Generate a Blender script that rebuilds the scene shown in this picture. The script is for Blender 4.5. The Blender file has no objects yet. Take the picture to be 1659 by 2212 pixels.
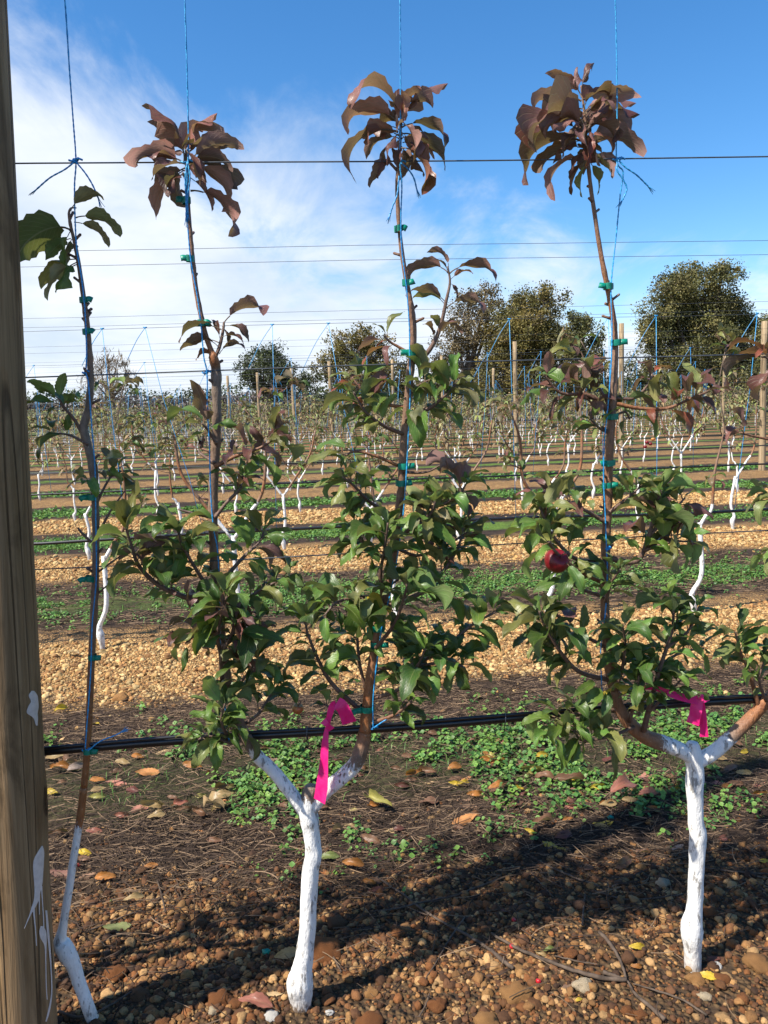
import bpy, math, random
import numpy as np
from mathutils import Vector, Matrix, noise as mnoise

R = math.radians
scene = bpy.context.scene
COL = scene.collection

# ------------------------------------------------------------------ camera
CAM_H = 1.5
F_PX = 1662.0                      # focal length, in units of a 1659 x 2212 picture
PITCH = math.atan(0.1352)
ROLL = 0.0327
fwd = Vector((0, math.cos(PITCH), -math.sin(PITCH)))
up0 = Vector((0, math.sin(PITCH), math.cos(PITCH)))
xr = Vector((1, 0, 0))
cam_up = up0 * math.cos(ROLL) + xr * math.sin(ROLL)
cam_right = xr * math.cos(ROLL) - up0 * math.sin(ROLL)
cam_loc = Vector((0, 0, CAM_H))
cd = bpy.data.cameras.new('camera')
cd.sensor_fit = 'VERTICAL'; cd.sensor_height = 36; cd.sensor_width = 27
cd.lens = F_PX / 2212.0 * 36
cd.clip_start = 0.05; cd.clip_end = 5000
cam = bpy.data.objects.new('camera', cd); COL.objects.link(cam)
m = Matrix((cam_right, cam_up, -fwd)).transposed().to_4x4()
m.translation = cam_loc
cam.matrix_world = m
scene.camera = cam

# ------------------------------------------------------------------ sky and sun
SUN_AZ = R(-122)                   # compass-like angle from +Y, towards +X (behind the camera, to its left)
SUN_EL = R(52)
sun_dir = Vector((math.sin(SUN_AZ) * math.cos(SUN_EL), math.cos(SUN_AZ) * math.cos(SUN_EL), math.sin(SUN_EL)))
world = bpy.data.worlds.new('World'); scene.world = world; world.use_nodes = True
def build_world():
    nt = world.node_tree; N = nt.nodes; L = nt.links
    N.clear()
    out = N.new('ShaderNodeOutputWorld'); bg = N.new('ShaderNodeBackground')
    sky = N.new('ShaderNodeTexSky'); sky.sky_type = 'NISHITA'; sky.sun_disc = False
    sky.sun_elevation = SUN_EL; sky.sun_rotation = SUN_AZ
    sky.altitude = 100; sky.air_density = 1.0; sky.dust_density = 0.4; sky.ozone_density = 4.0
    hsv = N.new('ShaderNodeHueSaturation'); hsv.inputs['Saturation'].default_value = 1.27; hsv.inputs['Hue'].default_value = 0.5
    hsv.inputs['Value'].default_value = 1.10
    L.new(sky.outputs[0], hsv.inputs['Color'])
    tc = N.new('ShaderNodeTexCoord'); sep = N.new('ShaderNodeSeparateXYZ'); L.new(tc.outputs['Generated'], sep.inputs[0])
    def math_(op, a, b=None, c=None, clamp=False):
        n = N.new('ShaderNodeMath'); n.operation = op; n.use_clamp = clamp
        for i, v in enumerate((a, b, c)):
            if v is None: continue
            if isinstance(v, (int, float)): n.inputs[i].default_value = v
            else: L.new(v, n.inputs[i])
        return n.outputs[0]
    x, y, z = sep.outputs
    zz = math_('ADD', math_('MAXIMUM', z, 0.0), 0.22)
    px = math_('DIVIDE', x, zz); py = math_('DIVIDE', y, zz)
    comb = N.new('ShaderNodeCombineXYZ'); L.new(px, comb.inputs[0]); L.new(py, comb.inputs[1])
    def fbm(scale, detail, rough, off, dist=0.0, stretch=(1, 1, 1), rot=0):
        mp = N.new('ShaderNodeMapping'); mp.inputs['Location'].default_value = off; mp.inputs['Scale'].default_value = stretch
        mp.inputs['Rotation'].default_value = (0, 0, rot)
        L.new(comb.outputs[0], mp.inputs[0])
        n = N.new('ShaderNodeTexNoise'); n.inputs['Scale'].default_value = scale; n.inputs['Detail'].default_value = detail
        n.inputs['Roughness'].default_value = rough; n.inputs['Distortion'].default_value = dist
        L.new(mp.outputs[0], n.inputs['Vector']); return n.outputs[0]
    big = fbm(0.8, 5, 0.55, (3.1, 1.7, 0), 0.3)
    fine = fbm(2.6, 8, 0.62, (7.3, 2.2, 0), 0.5, (1.0, 0.55, 1), 0.5)
    # the cloud bank lies to the left of the view and low; it thins out to the right
    lean = math_('MULTIPLY', x, -0.62)
    low = math_('MULTIPLY', math_('SUBTRACT', 0.22, z), 1.75)
    dens = math_('ADD', math_('ADD', math_('MULTIPLY', big, 0.55), math_('MULTIPLY', fine, 0.75)), math_('ADD', lean, low))
    mr = N.new('ShaderNodeMapRange'); mr.interpolation_type = 'SMOOTHSTEP'
    L.new(dens, mr.inputs[0]); mr.inputs[1].default_value = 0.46; mr.inputs[2].default_value = 0.80
    mr.inputs[3].default_value = 0.0; mr.inputs[4].default_value = 0.93
    cramp = N.new('ShaderNodeMapRange'); L.new(fbm(1.5, 6, 0.55, (1, 9, 0)), cramp.inputs[0])
    cramp.inputs[1].default_value = 0.35; cramp.inputs[2].default_value = 0.65
    cm = N.new('ShaderNodeMix'); cm.data_type = 'RGBA'
    L.new(cramp.outputs[0], cm.inputs['Factor'])
    cm.inputs['A'].default_value = (4.1, 4.7, 5.6, 1); cm.inputs['B'].default_value = (5.9, 6.1, 6.4, 1)
    mix = N.new('ShaderNodeMix'); mix.data_type = 'RGBA'
    L.new(mr.outputs[0], mix.inputs['Factor']); L.new(hsv.outputs[0], mix.inputs['A']); L.new(cm.outputs['Result'], mix.inputs['B'])
    L.new(mix.outputs['Result'], bg.inputs['Color']); bg.inputs['Strength'].default_value = 0.105
    L.new(bg.outputs[0], out.inputs[0])
build_world()
sd = bpy.data.lights.new('sun', 'SUN'); sd.energy = 5.0; sd.angle = R(0.9); sd.color = (1.0, 0.93, 0.82)
sun = bpy.data.objects.new('sun', sd); COL.objects.link(sun)
sun.rotation_euler = (-sun_dir).to_track_quat('-Z', 'Y').to_euler(); sun.location = (-5, -5, 8)
vs = scene.view_settings
vs.view_transform = 'Standard'; vs.look = 'None'; vs.gamma = 1.0; vs.use_curve_mapping = False; vs.exposure = 0.80
scene.cycles.max_bounces = 6; scene.cycles.transparent_max_bounces = 6

# ------------------------------------------------------------------ rows of the orchard: coordinates (s along the row, t across it)
TH = math.atan(0.086)
ROW_GAP = 3.25
ex = Vector((math.cos(TH), math.sin(TH), 0)); ey = Vector((-math.sin(TH), math.cos(TH), 0))
O = Vector((0, 1.80, 0))
def W(s, t, z=0.0): return O + ex * s + ey * t + Vector((0, 0, z))
def ray(px, py): return (fwd * F_PX + cam_right * (px - 829.5) - cam_up * (py - 1106.0)).normalized()
def P(px, py, t=0.0):
    """the point seen at (px, py) on the upright plane of row 0 shifted back by t metres"""
    d = ray(px, py); k = (t - (cam_loc - O).dot(ey)) / d.dot(ey)
    return cam_loc + d * k
def st_of(p): q = Vector((p[0], p[1], 0)) - O; return q.dot(ex), q.dot(ey)
PXM = 1.82 / F_PX                  # metres per pixel at the front row

def smooth(a, b, x):
    u = min(1, max(0, (x - a) / (b - a))); return u * u * (3 - 2 * u)
def gz(x, y):
    s, t = st_of((x, y))
    u = (t + 1.2) % ROW_GAP - 1.2
    h = 0.055 * math.exp(-((u + 0.15) / 0.6) ** 2) - 0.055
    if t > 14: return h * max(0, 1 - (t - 14) / 10)
    h += 0.014 * mnoise.noise((x * 1.7, y * 1.7, 0.3)) + 0.008 * mnoise.noise((x * 6, y * 6, 2.3))
    return h
def G(px, py, lift=0.0):
    """the ground point seen at (px, py)"""
    d = ray(px, py); k = -cam_loc.z / d.z
    for _ in range(5):
        p = cam_loc + d * k
        k = (gz(p.x, p.y) - cam_loc.z) / d.z
    p = cam_loc + d * k; p.z = gz(p.x, p.y) + lift
    return p

# ------------------------------------------------------------------ object helpers
def link(o, parent=None):
    COL.objects.link(o)
    if parent is not None: o.parent = parent
    return o
def mesh(name, verts, faces, mats=(), smooth_=True, cols=None, mat_idx=None):
    me = bpy.data.meshes.new(name)
    me.from_pydata([tuple(v) for v in verts], [], faces)
    for mt in (mats if isinstance(mats, (list, tuple)) else [mats]): me.materials.append(mt)
    if smooth_: me.polygons.foreach_set('use_smooth', [True] * len(me.polygons))
    if mat_idx is not None: me.polygons.foreach_set('material_index', mat_idx)
    if cols is not None:
        a = me.color_attributes.new('col', 'FLOAT_COLOR', 'POINT')
        a.data.foreach_set('color', np.asarray(cols, dtype=np.float32).ravel())
    me.update()
    return me
def np_mesh(name, verts, tris, mat, cols=None, smooth_=False, n=3):
    me = bpy.data.meshes.new(name)
    v = np.asarray(verts, dtype=np.float32); f = np.asarray(tris, dtype=np.int32)
    me.vertices.add(len(v)); me.vertices.foreach_set('co', v.ravel())
    me.loops.add(f.size); me.loops.foreach_set('vertex_index', f.ravel())
    me.polygons.add(len(f)); me.polygons.foreach_set('loop_start', np.arange(0, f.size, n, dtype=np.int32))
    if smooth_: me.polygons.foreach_set('use_smooth', np.ones(len(f), dtype=bool))
    me.materials.append(mat)
    if cols is not None:
        a = me.color_attributes.new('col', 'FLOAT_COLOR', 'POINT')
        c = np.ones((len(v), 4), dtype=np.float32); c[:, :3] = cols
        a.data.foreach_set('color', c.ravel())
    me.update(); me.validate()
    return me
def obj(name, me, parent=None): return link(bpy.data.objects.new(name, me), parent)
def empty(name, loc, rz=0.0):
    o = bpy.data.objects.new(name, None); o.location = loc; o.rotation_euler = (0, 0, rz); o.empty_display_size = 0.05
    return link(o)
def tag(o, label, cat, group=None):
    o['label'] = label; o['category'] = cat
    if group: o['group'] = group
    return o
def child_world(o, root):
    """keep a part's mesh in world coordinates although its thing stands at its own base"""
    o.parent = root
    o.matrix_parent_inverse = Matrix.LocRotScale(root.location, root.rotation_euler, None).inverted()
    return o
ORD = ['front', 'second', 'third', 'fourth', 'fifth', 'sixth', 'seventh', 'eighth', 'ninth', 'tenth', 'eleventh', 'twelfth',
       'thirteenth', 'fourteenth', 'fifteenth', 'sixteenth', 'seventeenth', 'eighteenth', 'nineteenth', 'twentieth']
def nth(k):
    base = ['first', 'second', 'third', 'fourth', 'fifth', 'sixth', 'seventh', 'eighth', 'ninth', 'tenth', 'eleventh', 'twelfth',
            'thirteenth', 'fourteenth', 'fifteenth', 'sixteenth', 'seventeenth', 'eighteenth', 'nineteenth', 'twentieth']
    if k < 20: return base[k]
    n = k + 1; tens = {2: 'twenty', 3: 'thirty', 4: 'forty', 5: 'fifty'}[n // 10]
    return {2: 'twentieth', 3: 'thirtieth', 4: 'fortieth', 5: 'fiftieth'}[n // 10] if n % 10 == 0 else tens + '-' + base[n % 10 - 1]

# ------------------------------------------------------------------ materials
def new_mat(name):
    mt = bpy.data.materials.new(name); mt.use_nodes = True
    nt = mt.node_tree; b = nt.nodes['Principled BSDF']
    return mt, nt, b
class NB:
    """small node builder"""
    def __init__(s, nt): s.nt = nt
    def n(s, t, **kw):
        x = s.nt.nodes.new(t)
        for k, v in kw.items(): setattr(x, k, v)
        return x
    def set(s, sock, v):
        if isinstance(v, bpy.types.NodeSocket): s.nt.links.new(v, sock)
        elif isinstance(v, (tuple, list)) and sock.type == 'RGBA' and len(v) == 3: sock.default_value = (*v, 1)
        else: sock.default_value = v
    def math(s, op, a, b=None, c=None, clamp=False):
        x = s.n('ShaderNodeMath', operation=op, use_clamp=clamp)
        for i, v in enumerate((a, b, c)):
            if v is not None: s.set(x.inputs[i], v)
        return x.outputs[0]
    def noise(s, vec, scale, detail=4, rough=0.55, dist=0.0):
        x = s.n('ShaderNodeTexNoise')
        if vec is not None: s.set(x.inputs['Vector'], vec)
        x.inputs['Scale'].default_value = scale; x.inputs['Detail'].default_value = detail
        x.inputs['Roughness'].default_value = rough; x.inputs['Distortion'].default_value = dist
        return x.outputs[0]
    def mix(s, f, a, b, blend='MIX'):
        x = s.n('ShaderNodeMix', data_type='RGBA', blend_type=blend)
        s.set(x.inputs['Factor'], f); s.set(x.inputs['A'], a); s.set(x.inputs['B'], b)
        return x.outputs['Result']
    def rng(s, v, a, b, c=0.0, d=1.0, smooth=False):
        x = s.n('ShaderNodeMapRange')
        if smooth: x.interpolation_type = 'SMOOTHSTEP'
        s.set(x.inputs[0], v)
        for i, q in enumerate((a, b, c, d)): s.set(x.inputs[i + 1], q)
        return x.outputs[0]
    def bump(s, h, strength, dist):
        x = s.n('ShaderNodeBump'); s.set(x.inputs['Height'], h)
        x.inputs['Strength'].default_value = strength; x.inputs['Distance'].default_value = dist
        return x.outputs[0]
    def mapping(s, vec, scale=(1, 1, 1), rot=(0, 0, 0), loc=(0, 0, 0)):
        x = s.n('ShaderNodeMapping'); s.set(x.inputs[0], vec)
        x.inputs['Scale'].default_value = scale; x.inputs['Rotation'].default_value = rot; x.inputs['Location'].default_value = loc
        return x.outputs[0]
    def link(s, a, b): s.nt.links.new(a, b)
def spec(b, v):
    if 'Specular IOR Level' in b.inputs: b.inputs['Specular IOR Level'].default_value = v

def mat_plain(name, col, rough=0.6, var=0.0, scale=30, bumpd=0.0, sp=0.4, metal=0.0):
    mt, nt, b = new_mat(name); q = NB(nt)
    g = q.n('ShaderNodeNewGeometry').outputs['Position']
    n1 = q.noise(g, scale, 5)
    c0 = tuple(c * (1 - var) for c in col); c1 = tuple(min(1, c * (1 + var)) for c in col)
    q.link(q.mix(q.rng(n1, 0.3, 0.7), c0, c1), b.inputs['Base Color'])
    b.inputs['Roughness'].default_value = rough; b.inputs['Metallic'].default_value = metal; spec(b, sp)
    if bumpd: q.link(q.bump(n1, 0.6, bumpd), b.inputs['Normal'])
    return mt

def mat_leaf():
    mt, nt, b = new_mat('leaf_blade'); q = NB(nt)
    oi = q.n('ShaderNodeObjectInfo'); tc = q.n('ShaderNodeTexCoord'); geo = q.n('ShaderNodeNewGeometry')
    sep = q.n('ShaderNodeSeparateXYZ'); q.link(tc.outputs['UV'], sep.inputs[0])
    u, v = sep.outputs[0], sep.outputs[1]
    av = q.math('ABSOLUTE', q.math('SUBTRACT', v, 0.5))
    off = q.math('MULTIPLY', oi.outputs['Random'], 40)
    cx = q.n('ShaderNodeCombineXYZ'); q.link(u, cx.inputs[0]); q.link(v, cx.inputs[1]); q.link(off, cx.inputs[2])
    mott = q.noise(cx.outputs[0], 4.5, 5, 0.6)
    base = q.mix(q.rng(mott, 0.3, 0.72), q.mix(0.30, oi.outputs['Color'], (0.02, 0.02, 0.008)), q.mix(1.0, oi.outputs['Color'], (1.35, 1.3, 1.2), 'MULTIPLY'))
    # rust-purple edge and brown specks
    edge = q.math('MULTIPLY', q.rng(av, 0.30, 0.5), q.rng(mott, 0.42, 0.7))
    base = q.mix(q.math('MULTIPLY', edge, 0.30), base, (0.17, 0.055, 0.04))
    spk = q.noise(cx.outputs[0], 19, 3, 0.5)
    base = q.mix(q.math('MULTIPLY', q.rng(spk, 0.66, 0.72), 0.45), base, (0.10, 0.055, 0.02))
    # veins: midrib and side veins
    vein = q.math('SINE', q.math('ADD', q.math('MULTIPLY', u, 62.0), q.math('MULTIPLY', av, -46.0)))
    veinm = q.rng(vein, 0.86, 1.0)
    mid = q.rng(av, 0.012, 0.03, 1.0, 0.0)
    vm = q.math('MAXIMUM', q.math('MULTIPLY', veinm, 0.55), mid)
    top = q.mix(q.math('MULTIPLY', vm, 0.28), base, (0.32, 0.30, 0.13))
    pale = q.mix(0.24, q.mix(1.0, base, (1.75, 1.65, 1.75), 'MULTIPLY'), (0.25, 0.24, 0.155))
    pale = q.mix(q.math('MULTIPLY', vm, 0.35), pale, (0.42, 0.38, 0.24))
    col = q.mix(geo.outputs['Backfacing'], top, pale)
    q.link(col, b.inputs['Base Color'])
    q.link(q.rng(geo.outputs['Backfacing'], 0, 1, 0.38, 0.78), b.inputs['Roughness'])
    spec(b, 0.38)
    q.link(q.bump(q.math('ADD', q.math('MULTIPLY', vm, -0.7), mott), 0.5, 0.0025), b.inputs['Normal'])
    tr = q.n('ShaderNodeBsdfTranslucent'); q.link(q.mix(0.35, col, (0.30, 0.30, 0.03)), tr.inputs['Color'])
    ms = q.n('ShaderNodeMixShader'); ms.inputs[0].default_value = 0.26
    q.link(b.outputs[0], ms.inputs[1]); q.link(tr.outputs[0], ms.inputs[2])
    q.link(ms.outputs[0], nt.nodes['Material Output'].inputs['Surface'])
    return mt
M_LEAF = mat_leaf()
M_PETIOLE = mat_plain('petiole', (0.13, 0.09, 0.05), 0.6, 0.3, 60)

def mat_colattr(name, rough=0.8, sp=0.2, trans=0.0, attr_type='GEOMETRY', noise_amt=0.0, nscale=200.0, bumpd=0.0):
    mt, nt, b = new_mat(name); q = NB(nt)
    at = q.n('ShaderNodeAttribute', attribute_name='col', attribute_type=attr_type)
    c = at.outputs['Color']
    if noise_amt:
        g = q.n('ShaderNodeNewGeometry').outputs['Position']
        nn = q.noise(g, nscale, 4)
        c = q.mix(q.rng(nn, 0.35, 0.7), c, q.mix(noise_amt, c, (0.02, 0.012, 0.008)))
        if bumpd: q.link(q.bump(nn, 0.8, bumpd), b.inputs['Normal'])
    q.link(c, b.inputs['Base Color']); b.inputs['Roughness'].default_value = rough; spec(b, sp)
    if trans:
        tr = q.n('ShaderNodeBsdfTranslucent'); q.link(c, tr.inputs['Color'])
        ms = q.n('ShaderNodeMixShader'); ms.inputs[0].default_value = trans
        q.link(b.outputs[0], ms.inputs[1]); q.link(tr.outputs[0], ms.inputs[2])
        q.link(ms.outputs[0], nt.nodes['Material Output'].inputs['Surface'])
    return mt
M_PEBBLE = mat_colattr('ironstone_pebble', 0.85, 0.25, attr_type='INSTANCER', noise_amt=0.3, nscale=260, bumpd=0.002)
M_FOL = mat_colattr('small_foliage', 0.6, 0.3, 0.18)
M_WEED = mat_colattr('weed_leaf', 0.5, 0.35, 0.2)
M_LITTER = mat_colattr('dry_litter', 0.85, 0.15)

def mat_stem(name, bark, bark2, lent, paint=(0.80, 0.79, 0.76)):
    """bark with lenticels, limewashed where the 'paint' attribute says so"""
    mt, nt, b = new_mat(name); q = NB(nt)
    g = q.n('ShaderNodeNewGeometry').outputs['Position']
    at = q.n('ShaderNodeAttribute', attribute_name='col'); sp_ = q.n('ShaderNodeSeparateColor'); q.link(at.outputs['Color'], sp_.inputs[0])
    pm, warm = sp_.outputs[0], sp_.outputs[1]
    n1 = q.noise(g, 28, 5, 0.6); n2 = q.noise(q.mapping(g, (1, 1, 0.28)), 170, 4, 0.6); n3 = q.noise(g, 55, 5, 0.6)
    c = q.mix(q.rng(n1, 0.32, 0.68), bark, bark2)
    c = q.mix(warm, c, q.mix(q.rng(n3, 0.3, 0.7), (0.22, 0.075, 0.024), (0.36, 0.15, 0.055)))
    vo = q.n('ShaderNodeTexVoronoi'); q.link(g, vo.inputs['Vector']); vo.inputs['Scale'].default_value = 130
    lm = q.math('MULTIPLY', q.rng(vo.outputs['Distance'], 0.10, 0.22, 1.0, 0.0), q.rng(n3, 0.45, 0.6))
    c = q.mix(q.math('MULTIPLY', lm, 0.7), c, lent)
    c = q.mix(q.math('MULTIPLY', q.rng(n2, 0.5, 0.75), 0.45), c, (0.04, 0.028, 0.02))
    f = q.math('ADD', pm, q.math('ADD', q.math('MULTIPLY', q.math('SUBTRACT', n1, 0.5), 0.65), q.math('MULTIPLY', q.math('SUBTRACT', n2, 0.5), 0.75)))
    mask = q.rng(f, 0.47, 0.55)
    pc = q.mix(q.math('MULTIPLY', q.rng(n2, 0.42, 0.75), 0.35), paint, (0.47, 0.46, 0.43))
    # streaks of bark showing through the wash
    show = q.math('MULTIPLY', q.rng(q.noise(q.mapping(g, (1, 1, 0.35)), 62, 5, 0.65), 0.56, 0.62), 0.8)
    pc = q.mix(show, pc, (0.20, 0.185, 0.165))
    sz = q.n('ShaderNodeSeparateXYZ'); q.link(g, sz.inputs[0])
    mud = q.math('MULTIPLY', q.rng(q.math('ADD', sz.outputs[2], q.math('MULTIPLY', n3, 0.14)), 0.03, 0.15, 1.0, 0.0), 0.75)
    pc = q.mix(mud, pc, (0.20, 0.13, 0.08))
    q.link(q.mix(mask, c, pc), b.inputs['Base Color'])
    q.link(q.rng(mask, 0, 1, 0.5, 0.85), b.inputs['Roughness']); spec(b, 0.35)
    h = q.math('ADD', q.math('MULTIPLY', n2, 1.0), q.math('MULTIPLY', n3, 0.6))
    q.link(q.bump(h, 0.8, 0.0045), b.inputs['Normal'])
    return mt
M_STEM = mat_stem('apple_bark', (0.13, 0.095, 0.07), (0.24, 0.175, 0.13), (0.42, 0.34, 0.26))
M_TWIG = mat_stem('twig_bark', (0.075, 0.05, 0.042), (0.17, 0.12, 0.095), (0.3, 0.24, 0.2))

def mat_post(name, col_a, col_b, knots=(), scale=1.0):
    mt, nt, b = new_mat(name); q = NB(nt)
    tc = q.n('ShaderNodeTexCoord').outputs['Object']
    warp = q.noise(tc, 3.0 * scale, 3, 0.5)
    st = q.mapping(tc, (22 * scale, 22 * scale, 0.9 * scale))
    grain = q.noise(st, 1.9, 9, 0.68, 0.8)
    grain2 = q.noise(q.mapping(tc, (70 * scale, 70 * scale, 1.6 * scale)), 1.0, 5, 0.6, 0.3)
    blot = q.noise(q.mapping(tc, (9 * scale, 9 * scale, 2.4 * scale)), 1.0, 6, 0.65, 0.8)
    c = q.mix(q.rng(grain, 0.35, 0.66), col_a, col_b)
    c = q.mix(q.math('MULTIPLY', q.rng(grain2, 0.52, 0.72), 0.55), c, tuple(v * 0.35 for v in col_a))
    c = q.mix(q.math('MULTIPLY', q.rng(blot, 0.53, 0.63), 0.6), c, tuple(v * 0.42 for v in col_a))
    h = q.math('ADD', q.math('MULTIPLY', grain, 0.6), q.math('MULTIPLY', grain2, 0.5))
    line = q.math('ABSOLUTE', q.math('SUBTRACT', q.noise(q.mapping(tc, (16 * scale, 16 * scale, 0.55 * scale)), 1.0, 2, 0.4, 0.2), 0.5))
    c = q.mix(q.math('MULTIPLY', q.rng(line, 0.003, 0.009, 1.0, 0.0), 0.6), c, (0.02, 0.012, 0.006))
    h = q.math('SUBTRACT', h, q.rng(line, 0.002, 0.014, 0.8, 0.0))
    for (kx, ky, kz, kr) in knots:
        d = q.n('ShaderNodeVectorMath', operation='DISTANCE'); q.set(d.inputs[0], q.mapping(tc, (1, 1, 0.7))); d.inputs[1].default_value = (kx, ky, kz * 0.7)
        dd = q.math('ADD', d.outputs['Value'], q.math('MULTIPLY', q.math('SUBTRACT', warp, 0.5), 0.02))
        ring = q.math('SINE', q.math('MULTIPLY', dd, 700.0))
        k1 = q.rng(dd, kr * 0.7, kr, 1.0, 0.0, True)
        c = q.mix(k1, c, q.mix(q.rng(ring, -1, 1), (0.018, 0.010, 0.006), (0.065, 0.036, 0.018)))
        k2 = q.math('MULTIPLY', q.rng(dd, kr, kr * 2.4, 1.0, 0.0, True), 0.45)
        c = q.mix(k2, c, (0.10, 0.055, 0.022))
    q.link(c, b.inputs['Base Color']); b.inputs['Roughness'].default_value = 0.75; spec(b, 0.25)
    q.link(q.bump(h, 0.9, 0.009), b.inputs['Normal'])
    return mt

def mat_ground():
    mt, nt, b = new_mat('orchard_ground'); q = NB(nt)
    g = q.n('ShaderNodeNewGeometry').outputs['Position']
    loc = q.mapping(g, (1, 1, 1), (0, 0, -TH))       # rotate into the frame of the rows
    o2 = Matrix.Rotation(-TH, 3, 'Z') @ O
    sp_ = q.n('ShaderNodeSeparateXYZ'); q.link(loc, sp_.inputs[0])
    t = q.math('SUBTRACT', sp_.outputs[1], o2.y)
    wob = q.math('MULTIPLY', q.math('SUBTRACT', q.noise(g, 0.9, 5, 0.6), 0.5), 0.55)
    wob2 = q.math('MULTIPLY', q.math('SUBTRACT', q.noise(g, 7.0, 4, 0.6), 0.5), 0.22)
    tw = q.math('ADD', t, q.math('ADD', wob, wob2))
    u = q.math('SUBTRACT', q.math('FLOORED_MODULO', q.math('ADD', tw, 1.05), ROW_GAP), 1.05)
    grav = q.math('MULTIPLY', q.rng(u, -1.0, -0.88, 0, 1, True), q.rng(u, 0.45, 0.75, 1, 0, True))
    green = q.math('MULTIPLY', q.rng(u, 1.05, 1.22, 0, 1, True), q.rng(u, 1.62, 1.8, 1, 0, True))
    vo = q.n('ShaderNodeTexVoronoi'); q.link(g, vo.inputs['Vector']); vo.inputs['Scale'].default_value = 62
    vs_ = q.n('ShaderNodeSeparateColor'); q.link(vo.outputs['Color'], vs_.inputs[0])
    n1 = q.noise(g, 3.0, 6, 0.6); n2 = q.noise(g, 40, 5, 0.65); n3 = q.noise(g, 0.35, 3)
    soil = q.mix(q.rng(n2, 0.3, 0.7), (0.016, 0.011, 0.008), (0.06, 0.038, 0.024))
    peb = q.mix(vs_.outputs[0], (0.33, 0.175, 0.062), (0.56, 0.36, 0.15))
    peb = q.mix(q.math('MULTIPLY', vs_.outputs[1], 0.4), peb, (0.26, 0.12, 0.05))
    peb = q.mix(q.math('MULTIPLY', q.rng(vo.outputs['Distance'], 0.35, 0.75), q.rng(t, 5, 11, 0.8, 0.35)), peb, (0.06, 0.04, 0.025))
    vf = q.n('ShaderNodeTexVoronoi'); q.link(g, vf.inputs['Vector']); vf.inputs['Scale'].default_value = 16
    vfs = q.n('ShaderNodeSeparateColor'); q.link(vf.outputs['Color'], vfs.inputs[0])
    patch = q.noise(g, 2.2, 6, 0.7)
    peb = q.mix(q.math('MULTIPLY', q.rng(t, 8, 14), q.math('MULTIPLY', vfs.outputs[0], 0.75)), peb, (0.14, 0.085, 0.045))
    peb = q.mix(q.math('MULTIPLY', q.rng(patch, 0.5, 0.68), 0.65), peb, (0.13, 0.085, 0.05))
    near = q.rng(t, 0.9, 1.9, 0.0, 1.0, True)       # the soil between the pebbles of the front row is bare and dark
    gravc = q.mix(near, q.mix(0.8, peb, soil), peb)
    lit = q.mix(q.rng(n1, 0.35, 0.65), (0.016, 0.011, 0.009), (0.052, 0.035, 0.025))
    lit = q.mix(q.rng(n2, 0.55, 0.75), lit, (0.09, 0.058, 0.038))
    grn = q.mix(q.rng(n2, 0.35, 0.7), (0.055, 0.085, 0.016), (0.12, 0.21, 0.034))
    gm = q.math('MULTIPLY', green, q.math('MULTIPLY', q.rng(n1, 0.32, 0.46), q.rng(t, 3.5, 7.5, 0.15, 1.0)))
    c = q.mix(grav, lit, gravc); c = q.mix(gm, c, grn)
    c = q.mix(q.rng(n3, 0.45, 0.7, 0, 0.2), c, (0.10, 0.07, 0.045))
    # beyond the orchard: pasture
    far = q.rng(t, 62, 75, 0, 1)
    c = q.mix(far, c, (0.07, 0.09, 0.03))
    q.link(c, b.inputs['Base Color']); b.inputs['Roughness'].default_value = 0.9; spec(b, 0.15)
    hp = q.math('MULTIPLY', q.rng(vo.outputs['Distance'], 0.0, 0.7, 1.0, 0.0), grav)
    h = q.math('ADD', hp, q.math('MULTIPLY', n2, 0.8))
    q.link(q.bump(h, 0.9, 0.02), b.inputs['Normal'])
    return mt
M_GROUND = mat_ground()
M_WIRE = mat_plain('galvanised_wire', (0.10, 0.11, 0.12), 0.45, 0.2, 40, sp=0.6, metal=0.6)
M_DRIP = mat_plain('black_polyethylene', (0.008, 0.008, 0.009), 0.33, 0.4, 25, sp=0.6)
def mat_twine():
    mt, nt, b = new_mat('blue_twine'); q = NB(nt)
    g = q.n('ShaderNodeNewGeometry').outputs['Position']
    n1 = q.noise(q.mapping(g, (1, 1, 0.5)), 420, 3); n2 = q.noise(g, 4, 3)
    c = q.mix(q.rng(n1, 0.35, 0.65), (0.006, 0.14, 0.40), (0.05, 0.46, 0.80))
    c = q.mix(q.math('MULTIPLY', q.rng(n2, 0.45, 0.65), 0.45), c, (0.008, 0.17, 0.55))
    q.link(c, b.inputs['Base Color']); b.inputs['Roughness'].default_value = 0.4
    q.link(q.bump(n1, 0.5, 0.001), b.inputs['Normal'])
    return mt
M_TWINE = mat_twine()
M_TAPE = mat_plain('green_tie_tape', (0.0, 0.19, 0.125), 0.42, 0.35, 60, sp=0.5)
def mat_pink():
    mt, nt, b = new_mat('pink_flagging_tape'); q = NB(nt)
    g = q.n('ShaderNodeNewGeometry').outputs['Position']
    n1 = q.noise(q.mapping(g, (1, 1, 0.4)), 70, 4)
    q.link(q.mix(q.rng(n1, 0.3, 0.7), (0.92, 0.012, 0.24), (0.98, 0.05, 0.34)), b.inputs['Base Color'])
    b.inputs['Roughness'].default_value = 0.32
    q.link(q.bump(n1, 0.6, 0.004), b.inputs['Normal'])
    tr = q.n('ShaderNodeBsdfTranslucent'); tr.inputs['Color'].default_value = (0.95, 0.02, 0.28, 1)
    ms = q.n('ShaderNodeMixShader'); ms.inputs[0].default_value = 0.4
    q.link(b.outputs[0], ms.inputs[1]); q.link(tr.outputs[0], ms.inputs[2])
    q.link(ms.outputs[0], nt.nodes['Material Output'].inputs['Surface'])
    return mt
M_PINK = mat_pink()
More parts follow.
